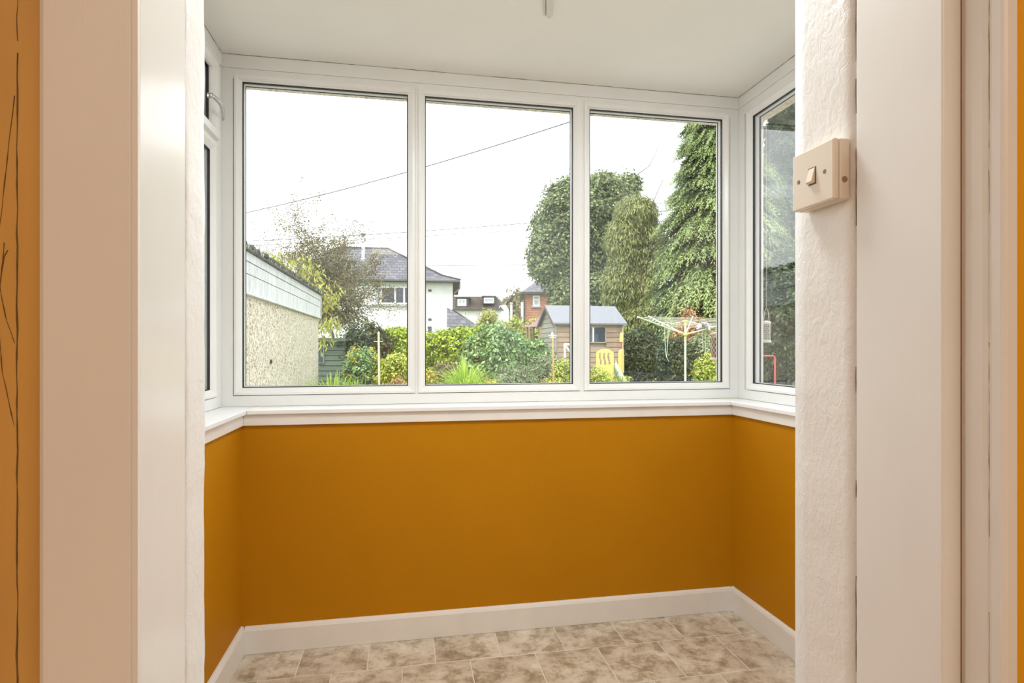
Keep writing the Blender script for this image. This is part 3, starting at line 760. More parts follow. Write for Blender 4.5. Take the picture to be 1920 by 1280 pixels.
leaf_cloud('inner_foliage', [blob(620, 560, D, 62, 62), blob(655, 530, D, 40, 52), blob(590, 520, D, 48, 45), blob(590, 462, D, 34, 24), blob(640, 460, D, 28, 22), blob(560, 490, D, 42, 30), blob(625, 490, D, 40, 30), blob(668, 590, D, 30, 40)], 900, 14, 0.13, 0.07, L_OLIVE, root, shell=0.2)
# drooping large yellow leaves (cherry) just past the garage
D = 13.2
hb = W((585-960)/F*D, D, GZ); root = empty('cherry_tree', hb, label='young cherry tree with drooping yellow-green leaves above the garage end', cat='tree')
mb = MB(); br = []
branches(hb, G(585, 560, D), 0.05, 0, mb=mb, wob=0.02)
for (px, py) in [(520, 482), (545, 492), (568, 487), (590, 500), (600, 528), (560, 520), (578, 540), (612, 560), (625, 540), (505, 480), (610, 600), (618, 612), (606, 640), (628, 600)]:
    p0 = G(588, min(620, py+70), D); p1 = G(px, py, D+R.uniform(-0.4, 0.4)); branches(p0, p1, 0.014, 1, 0.6, 3, mb, 0.08, 0.004); br.append((p0, p1))
mb.build('branches', BARK, root)
P = []
for (p0, p1) in br:
    for k in range(46):
        t = R.uniform(0.72, 1.08); P.append(tuple(p0.lerp(p1, t)+Vector((R.gauss(0, .13), R.gauss(0, .13), R.gauss(0, .09)))))
P = np.array(P); n = len(P); Dn = unit(NR.normal(size=(n, 3))*np.array([0.5, 0.5, 0.3])+np.array([0, 0, -0.9])); U = unit(np.cross(Dn, randdir(n))); L = 0.16*(0.6+0.6*NR.rand(n))
quads('foliage', P, Dn, U, L, L*0.32, L_YEL, root)

# conifers: drooping flat sprays
def conifer(name, label, px, D, top, rad, nspray, mat, sub=15, spray=1.3, droop=0.7, fine=0.16, lean=0.0, low=0.0, cyl=0.35, seedling=None):
    base = W((px-960)/F*D, D, GZ); H = EYE+(HOR-top)/F*D-GZ
    root = empty(name, base, label=label, cat='tree')
    az = NR.rand(nspray)*2*np.pi; tiers = max(6, int(H/0.62)); kk = (NR.rand(nspray)**0.85*tiers).astype(int)
    sect = (az/(2*np.pi)*9).astype(int); jit = NR.rand(64, 16)
    t = np.clip((kk+0.62*NR.rand(nspray)+0.7*jit[kk % 64, sect % 16])/tiers, 0, 1)
    rj = 0.82+0.36*NR.rand(64, 16)[kk % 64, (sect+3) % 16]
    R0 = rad*np.clip((1-t)**(0.75)*(1-cyl)+cyl*(1-t**5), 0.02, 1)*(0.80+0.24*NR.rand(nspray))*rj
    out = np.stack([np.cos(az), np.sin(az), np.zeros(nspray)], 1)
    S0 = np.array(base)+out*(R0*0.55)[:, None]; S0[:, 2] += t*H
    SL = spray*(0.6+0.7*NR.rand(nspray))*np.clip(1.25-t, 0.35, 1)
    side = np.stack([-np.sin(az), np.cos(az), np.zeros(nspray)], 1); side = unit(side+NR.normal(size=(nspray, 3))*0.25)
    allP = []; allD = []; allU = []; allL = []
    for k in range(sub):
        s = (k+0.5)/sub
        for sg in (-1, 1):
            c = S0+out*(SL*s)[:, None]; c[:, 2] += SL*(0.22*s-droop*s*s)
            tang = out.copy(); tang[:, 2] += 0.22-2*droop*s; tang = unit(tang)
            d = unit(tang*0.8+side*sg*(0.9-0.5*s)+NR.normal(size=(nspray, 3))*0.22+np.array([0, 0, -0.25*droop]))
            l = fine*(1.35-0.8*s)*(0.7+0.6*NR.rand(nspray))*SL/spray*1.6
            allP.append(c+NR.normal(size=(nspray, 3))*0.02); allD.append(d); allL.append(l)
            nn = np.cross(tang, side); allU.append(unit(np.cross(d, nn)+NR.normal(size=(nspray, 3))*0.2))
    P = np.concatenate(allP); Dn = np.concatenate(allD); U = np.concatenate(allU); L = np.concatenate(allL)
    U = unit(U-Dn*(U*Dn).sum(1, keepdims=True))
    keep = P[:, 2] > GZ+0.15
    # colour differs per spray island: join leaflets of one spray by sharing nothing, tint by material instead
    sidx = np.repeat(np.arange(2*sub)//2, nspray)
    yg = keep & (sidx > sub*0.62)
    quads('sprays', P[keep & ~yg], Dn[keep & ~yg], U[keep & ~yg], L[keep & ~yg], L[keep & ~yg]*0.36, mat, root)
    quads('young_sprays', P[yg], Dn[yg], U[yg], L[yg], L[yg]*0.32, seedling or L_CONL, root)
    # trunk, inner twigs, and dark inner leaves that put crown shade into colour
    mb = MB(); mb.tube([base, base+Vector((0, 0, H*0.95))], [0.22, 0.03], 8)
    for k in range(70):
        a = R.uniform(0, 6.28); z = R.uniform(0.05, 0.9); rr = rad*(1-z)**0.6*0.7
        p = base+Vector((0, 0, z*H)); mb.tube([p, p+Vector((math.cos(a)*rr, math.sin(a)*rr, 0.2))], [0.05, 0.012], 4)
    mb.build('trunk', BARK, root)
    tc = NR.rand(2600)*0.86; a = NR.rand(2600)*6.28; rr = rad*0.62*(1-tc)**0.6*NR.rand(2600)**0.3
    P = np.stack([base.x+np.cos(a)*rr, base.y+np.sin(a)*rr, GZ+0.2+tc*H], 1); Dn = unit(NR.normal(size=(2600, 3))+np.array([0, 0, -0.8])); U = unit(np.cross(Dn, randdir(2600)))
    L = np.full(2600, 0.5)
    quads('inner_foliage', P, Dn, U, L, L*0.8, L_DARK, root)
    return root
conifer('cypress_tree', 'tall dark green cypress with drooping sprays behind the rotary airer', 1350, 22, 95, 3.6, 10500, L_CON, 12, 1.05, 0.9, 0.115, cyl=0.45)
conifer('cypress_tree', 'cypress farther right, seen through the side window', 1480, 24, 120, 2.6, 2600, L_DARK, 12, 1.4, 0.75, 0.17, cyl=0.6, seedling=L_DARK)
D = 24.2
tree('weeping_conifer', 'yellow-green weeping conifer between the broadleaf tree and the tall cypress', tuple(W((1196-960)/F*D, D, GZ)),
     [blob(1194, 402, D, 34, 34), blob(1172, 455, D, 32, 56), blob(1214, 468, D, 30, 64), blob(1168, 535, D, 34, 52), blob(1212, 560, D, 34, 62), blob(1192, 625, D, 42, 62)],
     2400, 34, 0.17, 0.17, L_CONY, 0.14, asp=0.22, droop=1.6)
# shrubs under and behind the airer
shrub('dark_shrub', 1204, 612, 44, 18.2, L_DARK, 'very dark evergreen shrub right of the timber shed', 1500, 18, 0.10, 0.12)
shrub('dark_shrub', 1266, 632, 40, 17.6, L_DARK, 'dark green shrub behind the airer pole', 1200, 18, 0.09, 0.12)
shrub('dark_shrub', 1340, 622, 44, 17.8, L_GREY, 'mid green shrub behind the airer right arm', 1300, 18, 0.12, 0.16, extra=(L_RED, 50, 0.08))
shrub('maple_shrub', 1292, 578, 34, 19.2, L_RED, 'reddish brown maple shrub above the airer lines', 620, 16, 0.11, 0.14)
shrub('maple_shrub', 1330, 664, 24, 16.2, L_LIME, 'small yellow-green shrub beside the path end', 420, 16, 0.09, 0.12)
shrub('yew_tree', 1530, 440, 120, 12.0, L_DARK, 'tall dark yew seen through the side window, behind the red goal', 3000, 26, 0.09, 0.11, cat='tree')
shrub('dark_shrub', 1425, 600, 60, 25.0, L_DARK, 'dark green shrub seen low through the side window', 1200, 18, 0.09, 0.12)
shrub('rusty_shrub', 1185, 560, 26, 25.2, L_CONY, 'rusty-tipped young conifer above the right end of the shed roof', 500, 16, 0.12, 0.14, extra=(L_RED, 20, 0.12))
# far greenery between the houses
shrub('far_tree', 970, 541, 26, 78, L_OLIVE, 'brownish far tree between the terrace and the brick house', 420, 16, 0.7, 0.7, cat='tree')
shrub('far_tree', 935, 552, 26, 92, L_OLIVE, 'smaller far tree rising over the dark terrace roof', 300, 14, 0.7, 0.7, cat='tree')
shrub('far_tree', 892, 548, 12, 104, L_OLIVE, 'tiny far tree top above the dark roof near the white house', 100, 10, 0.6, 0.8, cat='tree')
shrub('birch_sapling', 918, 573, 22, 36, L_YEL, 'thin yellow-leaved sapling in front of the far terrace', 240, 12, 0.20, 0.22, cat='tree')
shrub('neighbour_shrub', 965, 592, 34, 30, L_LIME, 'yellow-green shrub in the far garden left of the gazebo', 520, 16, 0.16, 0.16, extra=(L_RED, 60, 0.15))
shrub('neighbour_shrub', 1005, 590, 24, 31, L_LIME, 'yellow-green shrub beneath the brick house wall', 380, 16, 0.16, 0.16, extra=(L_RED, 25, 0.15))

# ------------------------------------------------------------------ path, fence
a, b = W((1160-960)/F*42, 42, GZ), W((1400-960)/F*19.5, 19.5, GZ)
n = (b-a).normalized().cross(Vector((0, 0, 1)))
mb = MB(); mb.slab([a+Vector((0, 0, 0.0)), b, b+n*-1.1, a+n*-1.1], (0, 0, 0.05)); mb.build('path', paint('path_grey', (0.24, 0.22, 0.22), 0.9, 0.2, ns=4), kind=S)
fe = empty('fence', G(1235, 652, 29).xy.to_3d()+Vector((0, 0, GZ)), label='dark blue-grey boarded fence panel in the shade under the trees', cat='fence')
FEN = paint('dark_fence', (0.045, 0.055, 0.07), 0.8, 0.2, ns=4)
p0 = W((1172-960)/F*30.5, 30.5); p1 = W((1268-960)/F*28.2, 28.2)
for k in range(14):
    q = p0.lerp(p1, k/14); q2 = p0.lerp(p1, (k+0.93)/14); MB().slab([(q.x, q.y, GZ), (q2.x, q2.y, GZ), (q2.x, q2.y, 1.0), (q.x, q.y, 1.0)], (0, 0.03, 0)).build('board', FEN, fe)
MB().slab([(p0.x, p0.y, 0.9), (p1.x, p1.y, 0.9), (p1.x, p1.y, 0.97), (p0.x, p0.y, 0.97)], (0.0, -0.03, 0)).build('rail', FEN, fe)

# ------------------------------------------------------------------ houses
WHITE_R = paint('white_render', (0.66, 0.67, 0.68), 0.9, 0.05, ns=3, bs=0.3, bscale=30, bdist=0.02)
TRIM_W = paint('house_trim_white', (0.72, 0.73, 0.74), 0.5, 0.02)
DGLASS = paint('dark_window_glass', (0.05, 0.065, 0.09), 0.06, 0.3, ns=2)
CURT = paint('pale_curtain', (0.38, 0.40, 0.44), 0.8, 0.2, (3, 3, 0.2), 3)
DARKT = paint('dark_trim', (0.05, 0.05, 0.055), 0.5, 0.1)
def slate_mat(name, c1, c2, sc):
    m, nt, b = nmat(name); tc = nt.nodes.new('ShaderNodeTexCoord')
    br = nt.nodes.new('ShaderNodeTexBrick'); br.inputs['Scale'].default_value = 1.0
    br.inputs['Brick Width'].default_value = 0.32*sc; br.inputs['Row Height'].default_value = 0.2*sc; br.inputs['Mortar Size'].default_value = 0.014
    br.inputs['Color1'].default_value = (*c1, 1); br.inputs['Color2'].default_value = (*c2, 1); br.inputs['Mortar'].default_value = (c1[0]*0.5, c1[1]*0.5, c1[2]*0.5, 1)
    mp = nt.nodes.new('ShaderNodeMapping'); mp.inputs['Rotation'].default_value = (math.radians(90), 0, 0)
    nt.links.new(tc.outputs['Object'], mp.inputs['Vector']); nt.links.new(mp.outputs['Vector'], br.inputs['Vector'])
    nt.links.new(br.outputs['Color'], b.inputs['Base Color']); b.inputs['Roughness'].default_value = 0.85; b.inputs['Specular IOR Level'].default_value = 0.2
    return m
SLATE = slate_mat('grey_slate', (0.105, 0.108, 0.125), (0.17, 0.17, 0.19), 1)
BRICK = slate_mat('red_brick', (0.38, 0.17, 0.11), (0.46, 0.23, 0.15), 0.9)
BROOF = slate_mat('brown_roof', (0.045, 0.038, 0.034), (0.08, 0.07, 0.055), 1.2)

def frame_basis(origin, yaw):
    """local X right, local Y away; yaw in camera-aligned plane"""
    X = (W(math.cos(yaw), math.sin(yaw))-W(0, 0)).normalized(); Y = Vector((-X.y, X.x, 0))
    M = Matrix(((X.x, Y.x, 0, origin[0]), (X.y, Y.y, 0, origin[1]), (0, 0, 1, origin[2]), (0, 0, 0, 1)))
    return M
def part(mb, M, name, m, parent, bevel=0, **k):
    mb.v = [tuple(M @ Vector(p)) for p in mb.v]; return mb.build(name, m, parent, bevel=bevel, **k)
def win(M, parent, x0, x1, z0, z1, y=0.0, mulls=(0.5,), trans=(), fw=0.09, glass=None, curtain=(), sill=True):
    w = MB(); yy = y-0.05
    w.box(x0, x1, yy, y+0.02, z0, z0+fw).box(x0, x1, yy, y+0.02, z1-fw, z1).box(x0, x0+fw, yy, y+0.02, z0+fw, z1-fw).box(x1-fw, x1, yy, y+0.02, z0+fw, z1-fw)
    for t in mulls: c = x0+(x1-x0)*t; w.box(c-fw*0.55, c+fw*0.55, yy, y+0.02, z0+fw, z1-fw)
    for t in trans: c = z0+(z1-z0)*t; w.box(x0+fw, x1-fw, yy-0.005, y+0.02, c-fw*0.4, c+fw*0.4)
    o = part(w, M, 'window', TRIM_W, parent)
    xs = [x0+fw]+[x0+(x1-x0)*t for t in mulls]+[x1-fw]
    for a, b in zip(xs[:-1], xs[1:]):
        g = MB().box(a, b, y-0.02, y-0.005, z0+fw, z1-fw)
        po = part(g, M, 'pane', glass or DGLASS, o)
    for (a, b) in curtain:
        part(MB().box(x0+(x1-x0)*a, x0+(x1-x0)*b, y-0.03, y-0.021, z0+fw, z1-fw), M, 'curtain', CURT, o)
    if sill: part(MB().box(x0-0.1, x1+0.1, y-0.14, y-0.001, z0-0.12, z0-0.005), M, 'window_sill', paint('sill_grey', (0.35, 0.36, 0.38), 0.7), parent)
    return o

# white house behind the hedge: front wall right corner px 850
D = 33.0; s = D/F
zc = lambda py, d: EYE+(HOR-py)/F*d
wh = empty('white_house', W((720-960)*s, D, GZ), label='white rendered house with hipped grey slate roof and steel flue', cat='house')
wx0, wx1 = (560-960)*s, (849-960)*s
HY = math.radians(6.3)
def HW(r, d, z=0.0):
    dx, dy = r-wx1, d-33.0
    return W(wx1+dx*math.cos(HY)-dy*math.sin(HY), 33.0+dx*math.sin(HY)+dy*math.cos(HY), z)
def cbox(r0, r1, d0, d1, z0, z1, Q=W):
    return MB().hexa([Q(r0, d0, z0), Q(r1, d0, z0), Q(r1, d1, z0), Q(r0, d1, z0)], [Q(r0, d0, z1), Q(r1, d0, z1), Q(r1, d1, z1), Q(r0, d1, z1)])
ez = zc(528, D)
cbox(wx0, wx1, D, D+7.5, GZ, ez, HW).build('wall', WHITE_R, wh)
ov = 0.42
e = [(wx0-ov, D-ov), (wx1+ov, D-ov), (wx1+ov, D+7.5+ov), (wx0-ov, D+7.5+ov)]
rz_ = zc(466, D+3.2); rl, rr = wx1-7.2, wx1-4.07
mb = MB(); zb = ez+0.02
mid = []
def lerp2(a, b, t): return (a[0]+(b[0]-a[0])*t, a[1]+(b[1]-a[1])*t)
rg = [(rl, D+3.75), (rr, D+3.75), (rr, D+3.76), (rl, D+3.76)]
hip = [lerp2(e[i], rg[i], 0.22) for i in range(4)]
zh = zb+(rz_-zb)*0.15           # bellcast: shallower at the eaves
low = [HW(x, y, zb-0.06) for x, y in e]; mid = [HW(x, y, zh) for x, y in hip]; tops = [HW(x, y, rz_) for x, y in rg]; eave = [HW(x, y, zb+0.03) for x, y in e]
mb.v = [tuple(p) for p in low+eave+mid+tops]
mb.f = [(3, 2, 1, 0)]+[(i, (i+1) % 4, (i+1) % 4+4, i+4) for i in range(4)]+[(4+i, 4+(i+1) % 4, 8+(i+1) % 4, 8+i) for i in range(4)]+[(8+i, 8+(i+1) % 4, 12+(i+1) % 4, 12+i) for i in range(4)]+[(12, 13, 14, 15)]
mb.build('roof', SLATE, wh)
for i in (0, 1):
    MB().tube([eave[i]+Vector((0, 0, .03)), mid[i]+Vector((0, 0, .03)), tops[i]+Vector((0, 0, .03))], 0.06, 6).build('ridge_tile', DARKT, wh)
MB().tube([tops[0]+Vector((0, 0, .03)), tops[1]+Vector((0, 0, .03))], 0.07, 6).build('ridge_tile', DARKT, wh)
MB().tube([low[0]+Vector((0, 0, -0.0)), low[1]], 0.07, 8).build('gutter', DARKT, wh)
MB().tube([HW(wx1+0.40, D-0.3, ez-0.05), HW(wx1+0.40, D-0.25, ez-0.42), HW(wx1+0.15, D-0.1, ez-0.62), HW(wx1+0.04, D+0.1, ez-0.75), HW(wx1+0.04, D+0.1, 0.2)], 0.05, 8).build('downpipe', paint('pipe_grey', (0.16, 0.16, 0.17), 0.5), wh)
fp = G(681, 486, D+1.9)
MB().tube([fp-Vector((0, 0, .15)), fp+Vector((0, 0, 0.06))], 0.2, 12).build('flue_flashing', paint('lead', (0.45, 0.46, 0.48), 0.5), wh)
MB().tube([fp, G(681, 441, D+1.9)], 0.10, 12).build('flue', paint('steel_flue', (0.62, 0.64, 0.66), 0.35, metal=0.3), wh)
MB().tube([G(681, 441, D+1.9), G(681, 438, D+1.9)], 0.17, 12).build('flue_cap', DARKT, wh)
M = frame_basis(HW(0, D, 0), HY)
win(M, wh, (705-960)*s, (768-960)*s, zc(571, D), zc(538, D), mulls=(0.20, 0.60, 0.86), curtain=((0.02, 0.18),))
win(M, wh, (788-960)*s, (813-960)*s, zc(640, D), zc(609, D), mulls=(0.5,), sill=False)
for (x, z) in ((806.5, 545), (806.5, 599)):
    cbox((x-3)*s-960*s, (x+3)*s-960*s, D-0.04, D, zc(z+2, D), zc(z-2, D), HW).build('air_vent', DARKT, wh)
# lean-to / outbuilding right of the white house
ob = empty('outbuilding', W((868-960)/F*29, 29, GZ), label='low outbuilding with grey slate slope right of the white house', cat='outbuilding')
d = 29
mb = MB(); mb.slab([G(838, 578, d+0.4), G(894, 611, d+0.4), G(894, 613, d-0.8), G(838, 613, d-0.8)], (0, 0.01, 0.06)); mb.build('roof', SLATE, ob)
MB().tube([G(848, 580, d+0.3), G(889, 608, d+0.3)], 0.05, 6).build('verge', DARKT, ob)
cbox((846-960)/F*d, (880-960)/F*d, d-0.6, d+4, GZ, zc(611, d)).build('wall', WHITE_R, ob)

# far white terrace with dark roof and dormers
D = 60.0; s = D/F; X = lambda px: (px-960)*s
tc_ = empty('terrace_house', W(X(900), D, GZ), label='far white house with dark roof and two dormer windows', cat='house')
ez = zc(579, D); cbox(X(835), X(940), D, D+8, GZ, ez).build('wall', WHITE_R, tc_)
mb = MB(); z2 = zc(555, D+3)
mb.v = [tuple(p) for p in (W(X(833), D-.3, ez-.1), W(X(941), D-.3, ez-.1), W(X(930), D+3.2, z2), W(X(838), D+3.2, z2), W(X(954), D+8.3, ez), W(X(833), D+8.3, ez))]
mb.f = [(0, 1, 2, 3), (1, 4, 2), (3, 2, 4, 5), (0, 3, 5), (0, 5, 4, 1)]; mb.build('roof', BROOF, tc_)
M = frame_basis(W(0, D, 0), 0.0)
for (a, b, t, bt, m_) in ((855, 878, 558, 576, DARKT), (905, 928, 556, 569, TRIM_W)):
    cbox(X(a), X(b), D+0.25, D+3.2, zc(bt, D), zc(t, D)).build('dormer', m_ if m_ is DARKT else BROOF, tc_)
    cbox(X(a)-.12, X(b)+.12, D+0.1, D+3.3, zc(t, D), zc(t, D)+0.12).build('dormer_roof', DARKT, tc_)
win(frame_basis(W(0, D+0.25, 0), 0), tc_, X(857.5), X(874), zc(573, D), zc(560, D), mulls=(0.5,), trans=(0.3,), fw=0.12, glass=CURT, sill=False)
win(frame_basis(W(0, D+0.25, 0), 0), tc_, X(907), X(926), zc(568, D), zc(557.5, D), mulls=(), fw=0.12, glass=CURT, sill=False)
for (a, b) in ((868, 877), (894, 903)):
    win(M, tc_, X(a), X(b), zc(593, D), zc(583, D), mulls=(0.35, 0.75), fw=0.1, glass=CURT, sill=False)
cbox(X(840), X(941), D-0.38, D-0.28, ez-0.16, ez-0.04).build('gutter', DARKT, tc_)
mb = MB(); mb.slab([W(X(936), D, GZ), W(X(954), D+5, GZ), W(X(954), D+5, zc(576, D)), W(X(948), D+3, zc(567, D)), W(X(936), D, zc(573, D))], (0.02, 0.15, 0)); mb.build('gable_wall', WHITE_R, tc_)
ch = empty('garden_pillar', W((957-960)/F*44, 44, GZ), label='tall white rendered chimney stack left of the brick house', cat='chimney')
cbox(-3.5/F*44, 0.8/F*44, 44, 44.4, GZ, zc(569, 44)).build('shaft', WHITE_R, ch)
cbox(-4.2/F*44, 1.4/F*44, 43.9, 44.5, zc(569, 44), zc(567, 44)).build('cap', TRIM_W, ch)

# brick house
D = 45.0; s = D/F; X = lambda px: (px-960)*s
bh = empty('brick_house', W(X(1010), D, GZ), label='red brick house partly hidden by the broadleaf tree', cat='house')
ez = zc(549, D); cbox(X(983), X(1062), D, D+7, GZ, ez).build('wall', BRICK, bh)
mb = MB(); a = [(X(976), D-.4), (X(1066), D-.4), (X(1066), D+7.4), (X(976), D+7.4)]; rp = [(X(1022), D+3.4), (X(1040), D+3.4), (X(1040), D+3.5), (X(1022), D+3.5)]
lo = [W(x, y, ez) for x, y in a]; up = [W(x, y, ez+1.75) for x, y in rp]
mb.v = [tuple(p) for p in lo+up]; mb.f = [(3, 2, 1, 0)]+[(i, (i+1) % 4, (i+1) % 4+4, i+4) for i in range(4)]+[(4, 5, 6, 7)]; mb.build('roof', SLATE, bh)
cbox(X(976), X(1066), D-.44, D-.36, ez-0.12, ez+0.05).build('gutter', DARKT, bh)
MB().tube([W(X(979), D-.3, ez), W(X(983), D-.1, ez-0.6), W(X(983), D-.1, GZ)], 0.06, 6).build('downpipe', DARKT, bh)
M = frame_basis(W(0, D, 0), 0.0)
win(M, bh, X(999), X(1012), zc(573.5, D), zc(554, D), mulls=(), trans=(0.6,), fw=0.1, glass=CURT)
cbox(X(977), X(981.5), D+0.5, D+1.0, GZ, zc(565, D)).build('white_pillar', TRIM_W, bh)

# gazebo with maroon roof
D = 24.0; s = D/F; X = lambda px: (px-960)*s
gz = empty('gazebo', W(X(1012), D, GZ), label='garden gazebo with maroon pyramid roof behind the timber shed', cat='gazebo')
c = W(X(1020), D+0.8, 0); zt = zc(586, D); zb = zc(612, D); r_ = 35*s
mb = MB(); ring_n = 8
mb.v = [(c.x+r_*math.cos(k*math.pi/4), c.y+r_*math.sin(k*math.pi/4), zb) for k in range(8)]+[(c.x+r_*0.5*math.cos(k*math.pi/4), c.y+r_*0.5*math.sin(k*math.pi/4), zb+(zt-zb)*0.38) for k in range(8)]+[(c.x, c.y, zt+0.1)]
mb.f = [(k, (k+1) % 8, (k+1) % 8+8, k+8) for k in range(8)]+[(k+8, (k+1) % 8+8, 16) for k in range(8)]+[tuple(range(8))[::-1]]
mb.build('roof', paint('maroon_cloth', (0.22, 0.12, 0.14), 0.8, 0.1), gz)
for k in range(8):
    a = (k+0.5)*math.pi/4; q = r_*0.9
    MB().tube([(c.x+q*math.cos(a), c.y+q*math.sin(a), GZ), (c.x+q*math.cos(a), c.y+q*math.sin(a), zb)], 0.045, 6).build('post', paint('post_brown', (0.30, 0.19, 0.11), 0.8), gz)

# ------------------------------------------------------------------ timber shed
def wood_mat(name, c, v=0.3):
    m, nt, b = nmat(name); oi = nt.nodes.new('ShaderNodeObjectInfo'); vec = objvec(nt, (2, 2, 18)); n = noise_n(nt, 2.5, 6, vec, 0.65)
    r = ramp(nt, n.outputs['Fac'], [(0.25, tuple(x*(1-v) for x in c)), (0.75, tuple(min(1, x*(1+v)) for x in c))])
    hs = nt.nodes.new('ShaderNodeHueSaturation'); mr = nt.nodes.new('ShaderNodeMapRange'); mr.inputs['To Min'].default_value = 0.86; mr.inputs['To Max'].default_value = 1.14
    nt.links.new(oi.outputs['Random'], mr.inputs['Value']); nt.links.new(mr.outputs[0], hs.inputs['Value']); nt.links.new(r.outputs['Color'], hs.inputs['Color'])
    nt.links.new(hs.outputs['Color'], b.inputs['Base Color']); b.inputs['Roughness'].default_value = 0.85; return m
SHW = wood_mat('weathered_brown_board', (0.30, 0.215, 0.155)); SHG = wood_mat('weathered_grey_board', (0.25, 0.235, 0.20))
FELT = paint('grey_roof_felt', (0.19, 0.20, 0.225), 0.95, 0.08, ns=8, bs=0.3, bscale=200, bdist=0.003)
D0 = 16.0; r0 = (1042-960)/F*D0; yaw = math.atan2(0.32, 1.70)
sh = empty('timber_shed', W(r0+0.9, D0+1.0, GZ), label='weathered brown timber shed with grey felt roof in the middle of the garden', cat='shed')
M = frame_basis(W(r0, D0, 0), yaw)
LW, LD = 1.98, 1.72; eh = zc(603, D0); rh = zc(575.5, D0+0.95)
nb = 14; bhh = (eh-GZ)/nb
x0w, x1w, z0w, z1w = 0.42, 1.48, zc(643, 16.1), zc(611, 16.1)
def clap(x0, x1, z0, z1, y=0): 
    return MB().hexa([(x0, y-0.026, z0), (x1, y-0.026, z0), (x1, y, z0), (x0, y, z0)], [(x0, y-0.012, z1), (x1, y-0.012, z1), (x1, y, z1), (x0, y, z1)])
for k in range(nb):
    z0, z1 = GZ+k*bhh, GZ+(k+1)*bhh-0.004
    if z1 > z0w+0.02 and z0 < z1w-0.02:
        part(clap(0, x0w, z0, z1), M, 'board', SHW, sh); part(clap(x1w, LW, z0, z1), M, 'board', SHW, sh)
    else: part(clap(0, LW, z0, z1), M, 'board', SHW, sh)
def clap_end(z0, z1, a0, a1, b0, b1):
    return MB().hexa([(-0.026, a0, z0), (-0.026, a1, z0), (0, a1, z0), (0, a0, z0)], [(-0.012, b0, z1), (-0.012, b1, z1), (0, b1, z1), (0, b0, z1)])
k = 0; z = GZ
def half(z): return LD/2 if z <= eh else max(0.02, LD/2*(1-(z-eh)/(rh-eh)))
while z < rh-0.03:
    z1 = min(z+bhh-0.004, rh); part(clap_end(z, z1, LD/2-half(z), LD/2+half(z), LD/2-half(z1), LD/2+half(z1)), M, 'board', SHG, sh); z += bhh
part(MB().box(0.002, LW, 0.02, LD, GZ, eh-0.01), M, 'inner_wall', SHG, sh)
sx = 0.10
for sg, nm in ((0, 'roof'), (1, 'roof')):
    ya, yb = (-0.12, LD/2) if sg == 0 else (LD+0.12, LD/2)
    za = eh-0.075
    mb = MB(); mb.slab([(-sx, ya, za), (LW+sx, ya, za), (LW+sx, yb, rh), (-sx, yb, rh)], (0, 0, 0.045)); part(mb, M, nm, FELT, sh)
for (ya, yb) in ((-0.12, LD/2), (LD+0.12, LD/2)):
    mb = MB(); mb.slab([(-sx-0.02, ya, eh-0.14), (-sx-0.02, yb, rh-0.05), (-sx-0.02, yb, rh+0.05), (-sx-0.02, ya, eh-0.03)], (0.02, 0, 0)); part(mb, M, 'bargeboard', wood_mat('barge_dark', (0.12, 0.10, 0.09)), sh)
part(MB().box(-0.03, 0.02, -0.045, 0.005, GZ, eh), M, 'corner_post', SHG, sh)
part(MB().box(LW-0.03, LW+0.015, -0.045, 0.005, GZ, eh), M, 'corner_post', paint('pale_post', (0.5, 0.42, 0.32), 0.8), sh)
part(MB().box(0.0, LW, -0.045, -0.028, eh-0.12, eh-0.03), M, 'eaves_board', SHW, sh)
wf = MB(); fw = 0.035
for (a, b, c_, d_) in ((x0w, x1w, z0w, z0w+fw), (x0w, x1w, z1w-fw, z1w), (x0w, x0w+fw, z0w+fw, z1w-fw), (x1w-fw, x1w, z0w+fw, z1w-fw)): wf.box(a, b, -0.035, -0.005, c_, d_)
wo = part(wf, M, 'window', SHW, sh)
xm = 1.09
part(MB().box(xm-0.022, xm+0.022, -0.04, -0.005, z0w+fw, z1w-fw), M, 'mullion', TRIM_W, wo)
for a, b in ((x0w+fw, 0.75), (0.75, xm-0.022), (xm+0.022, x1w-fw)): part(MB().box(a, b, -0.02, -0.012, z0w+fw, z1w-fw), M, 'pane', DGLASS, wo)

# green playhouse by the garage
D = 14.8; s = D/F
pg = empty('playhouse', W((615-960)*s, D, GZ), label='small dark green boarded playhouse beyond the garage', cat='playhouse')
PGM = wood_mat('green_stained_board', (0.10, 0.13, 0.10)); PGD = paint('playhouse_dark', (0.035, 0.045, 0.045), 0.8)
xa, xb = (560-960)*s, (647-960)*s; zt = zc(637, D); nb = 11; h_ = (zt-GZ)/nb
for k in range(nb):
    z0, z1 = GZ+k*h_, GZ+(k+1)*h_-0.012
    M = frame_basis(W(0, D, 0), 0.0); part(clap(xa, xb, z0, z1), M, 'board', PGM, pg)
    mb = MB().hexa([(xb+0.0, 0.0, z0), (xb+0.02, 0.0, z0), (xb+0.02, 1.3, z0), (xb, 1.3, z0)], [(xb+0.0, 0.0, z1), (xb+0.008, 0, z1), (xb+0.008, 1.3, z1), (xb, 1.3, z1)]); part(mb, M, 'board', PGM, pg)
part(MB().box(xa, xb-0.001, 0.01, 1.3, GZ, zt), M, 'inner_wall', PGD, pg)
mb = MB(); mb.slab([(xa-.05, -0.12, zt-0.02), (xb+0.05, -0.12, zt-0.02), (xb+0.10, 1.45, zt-0.18), (xa, 1.45, zt-0.18)], (0, 0, 0.06)); part(mb, M, 'roof', FELT, pg)
part(MB().box(xa-.05, xb+0.06, -0.15, -0.12, zt-0.04, zt+0.05), M, 'fascia_board', PGM, pg)
part(MB().box((572-960)*s, (609-960)*s, -0.05, -0.028, zc(681, D), zc(647, D)), M, 'window', paint('playhouse_trim', (0.22, 0.24, 0.18), 0.8), pg)
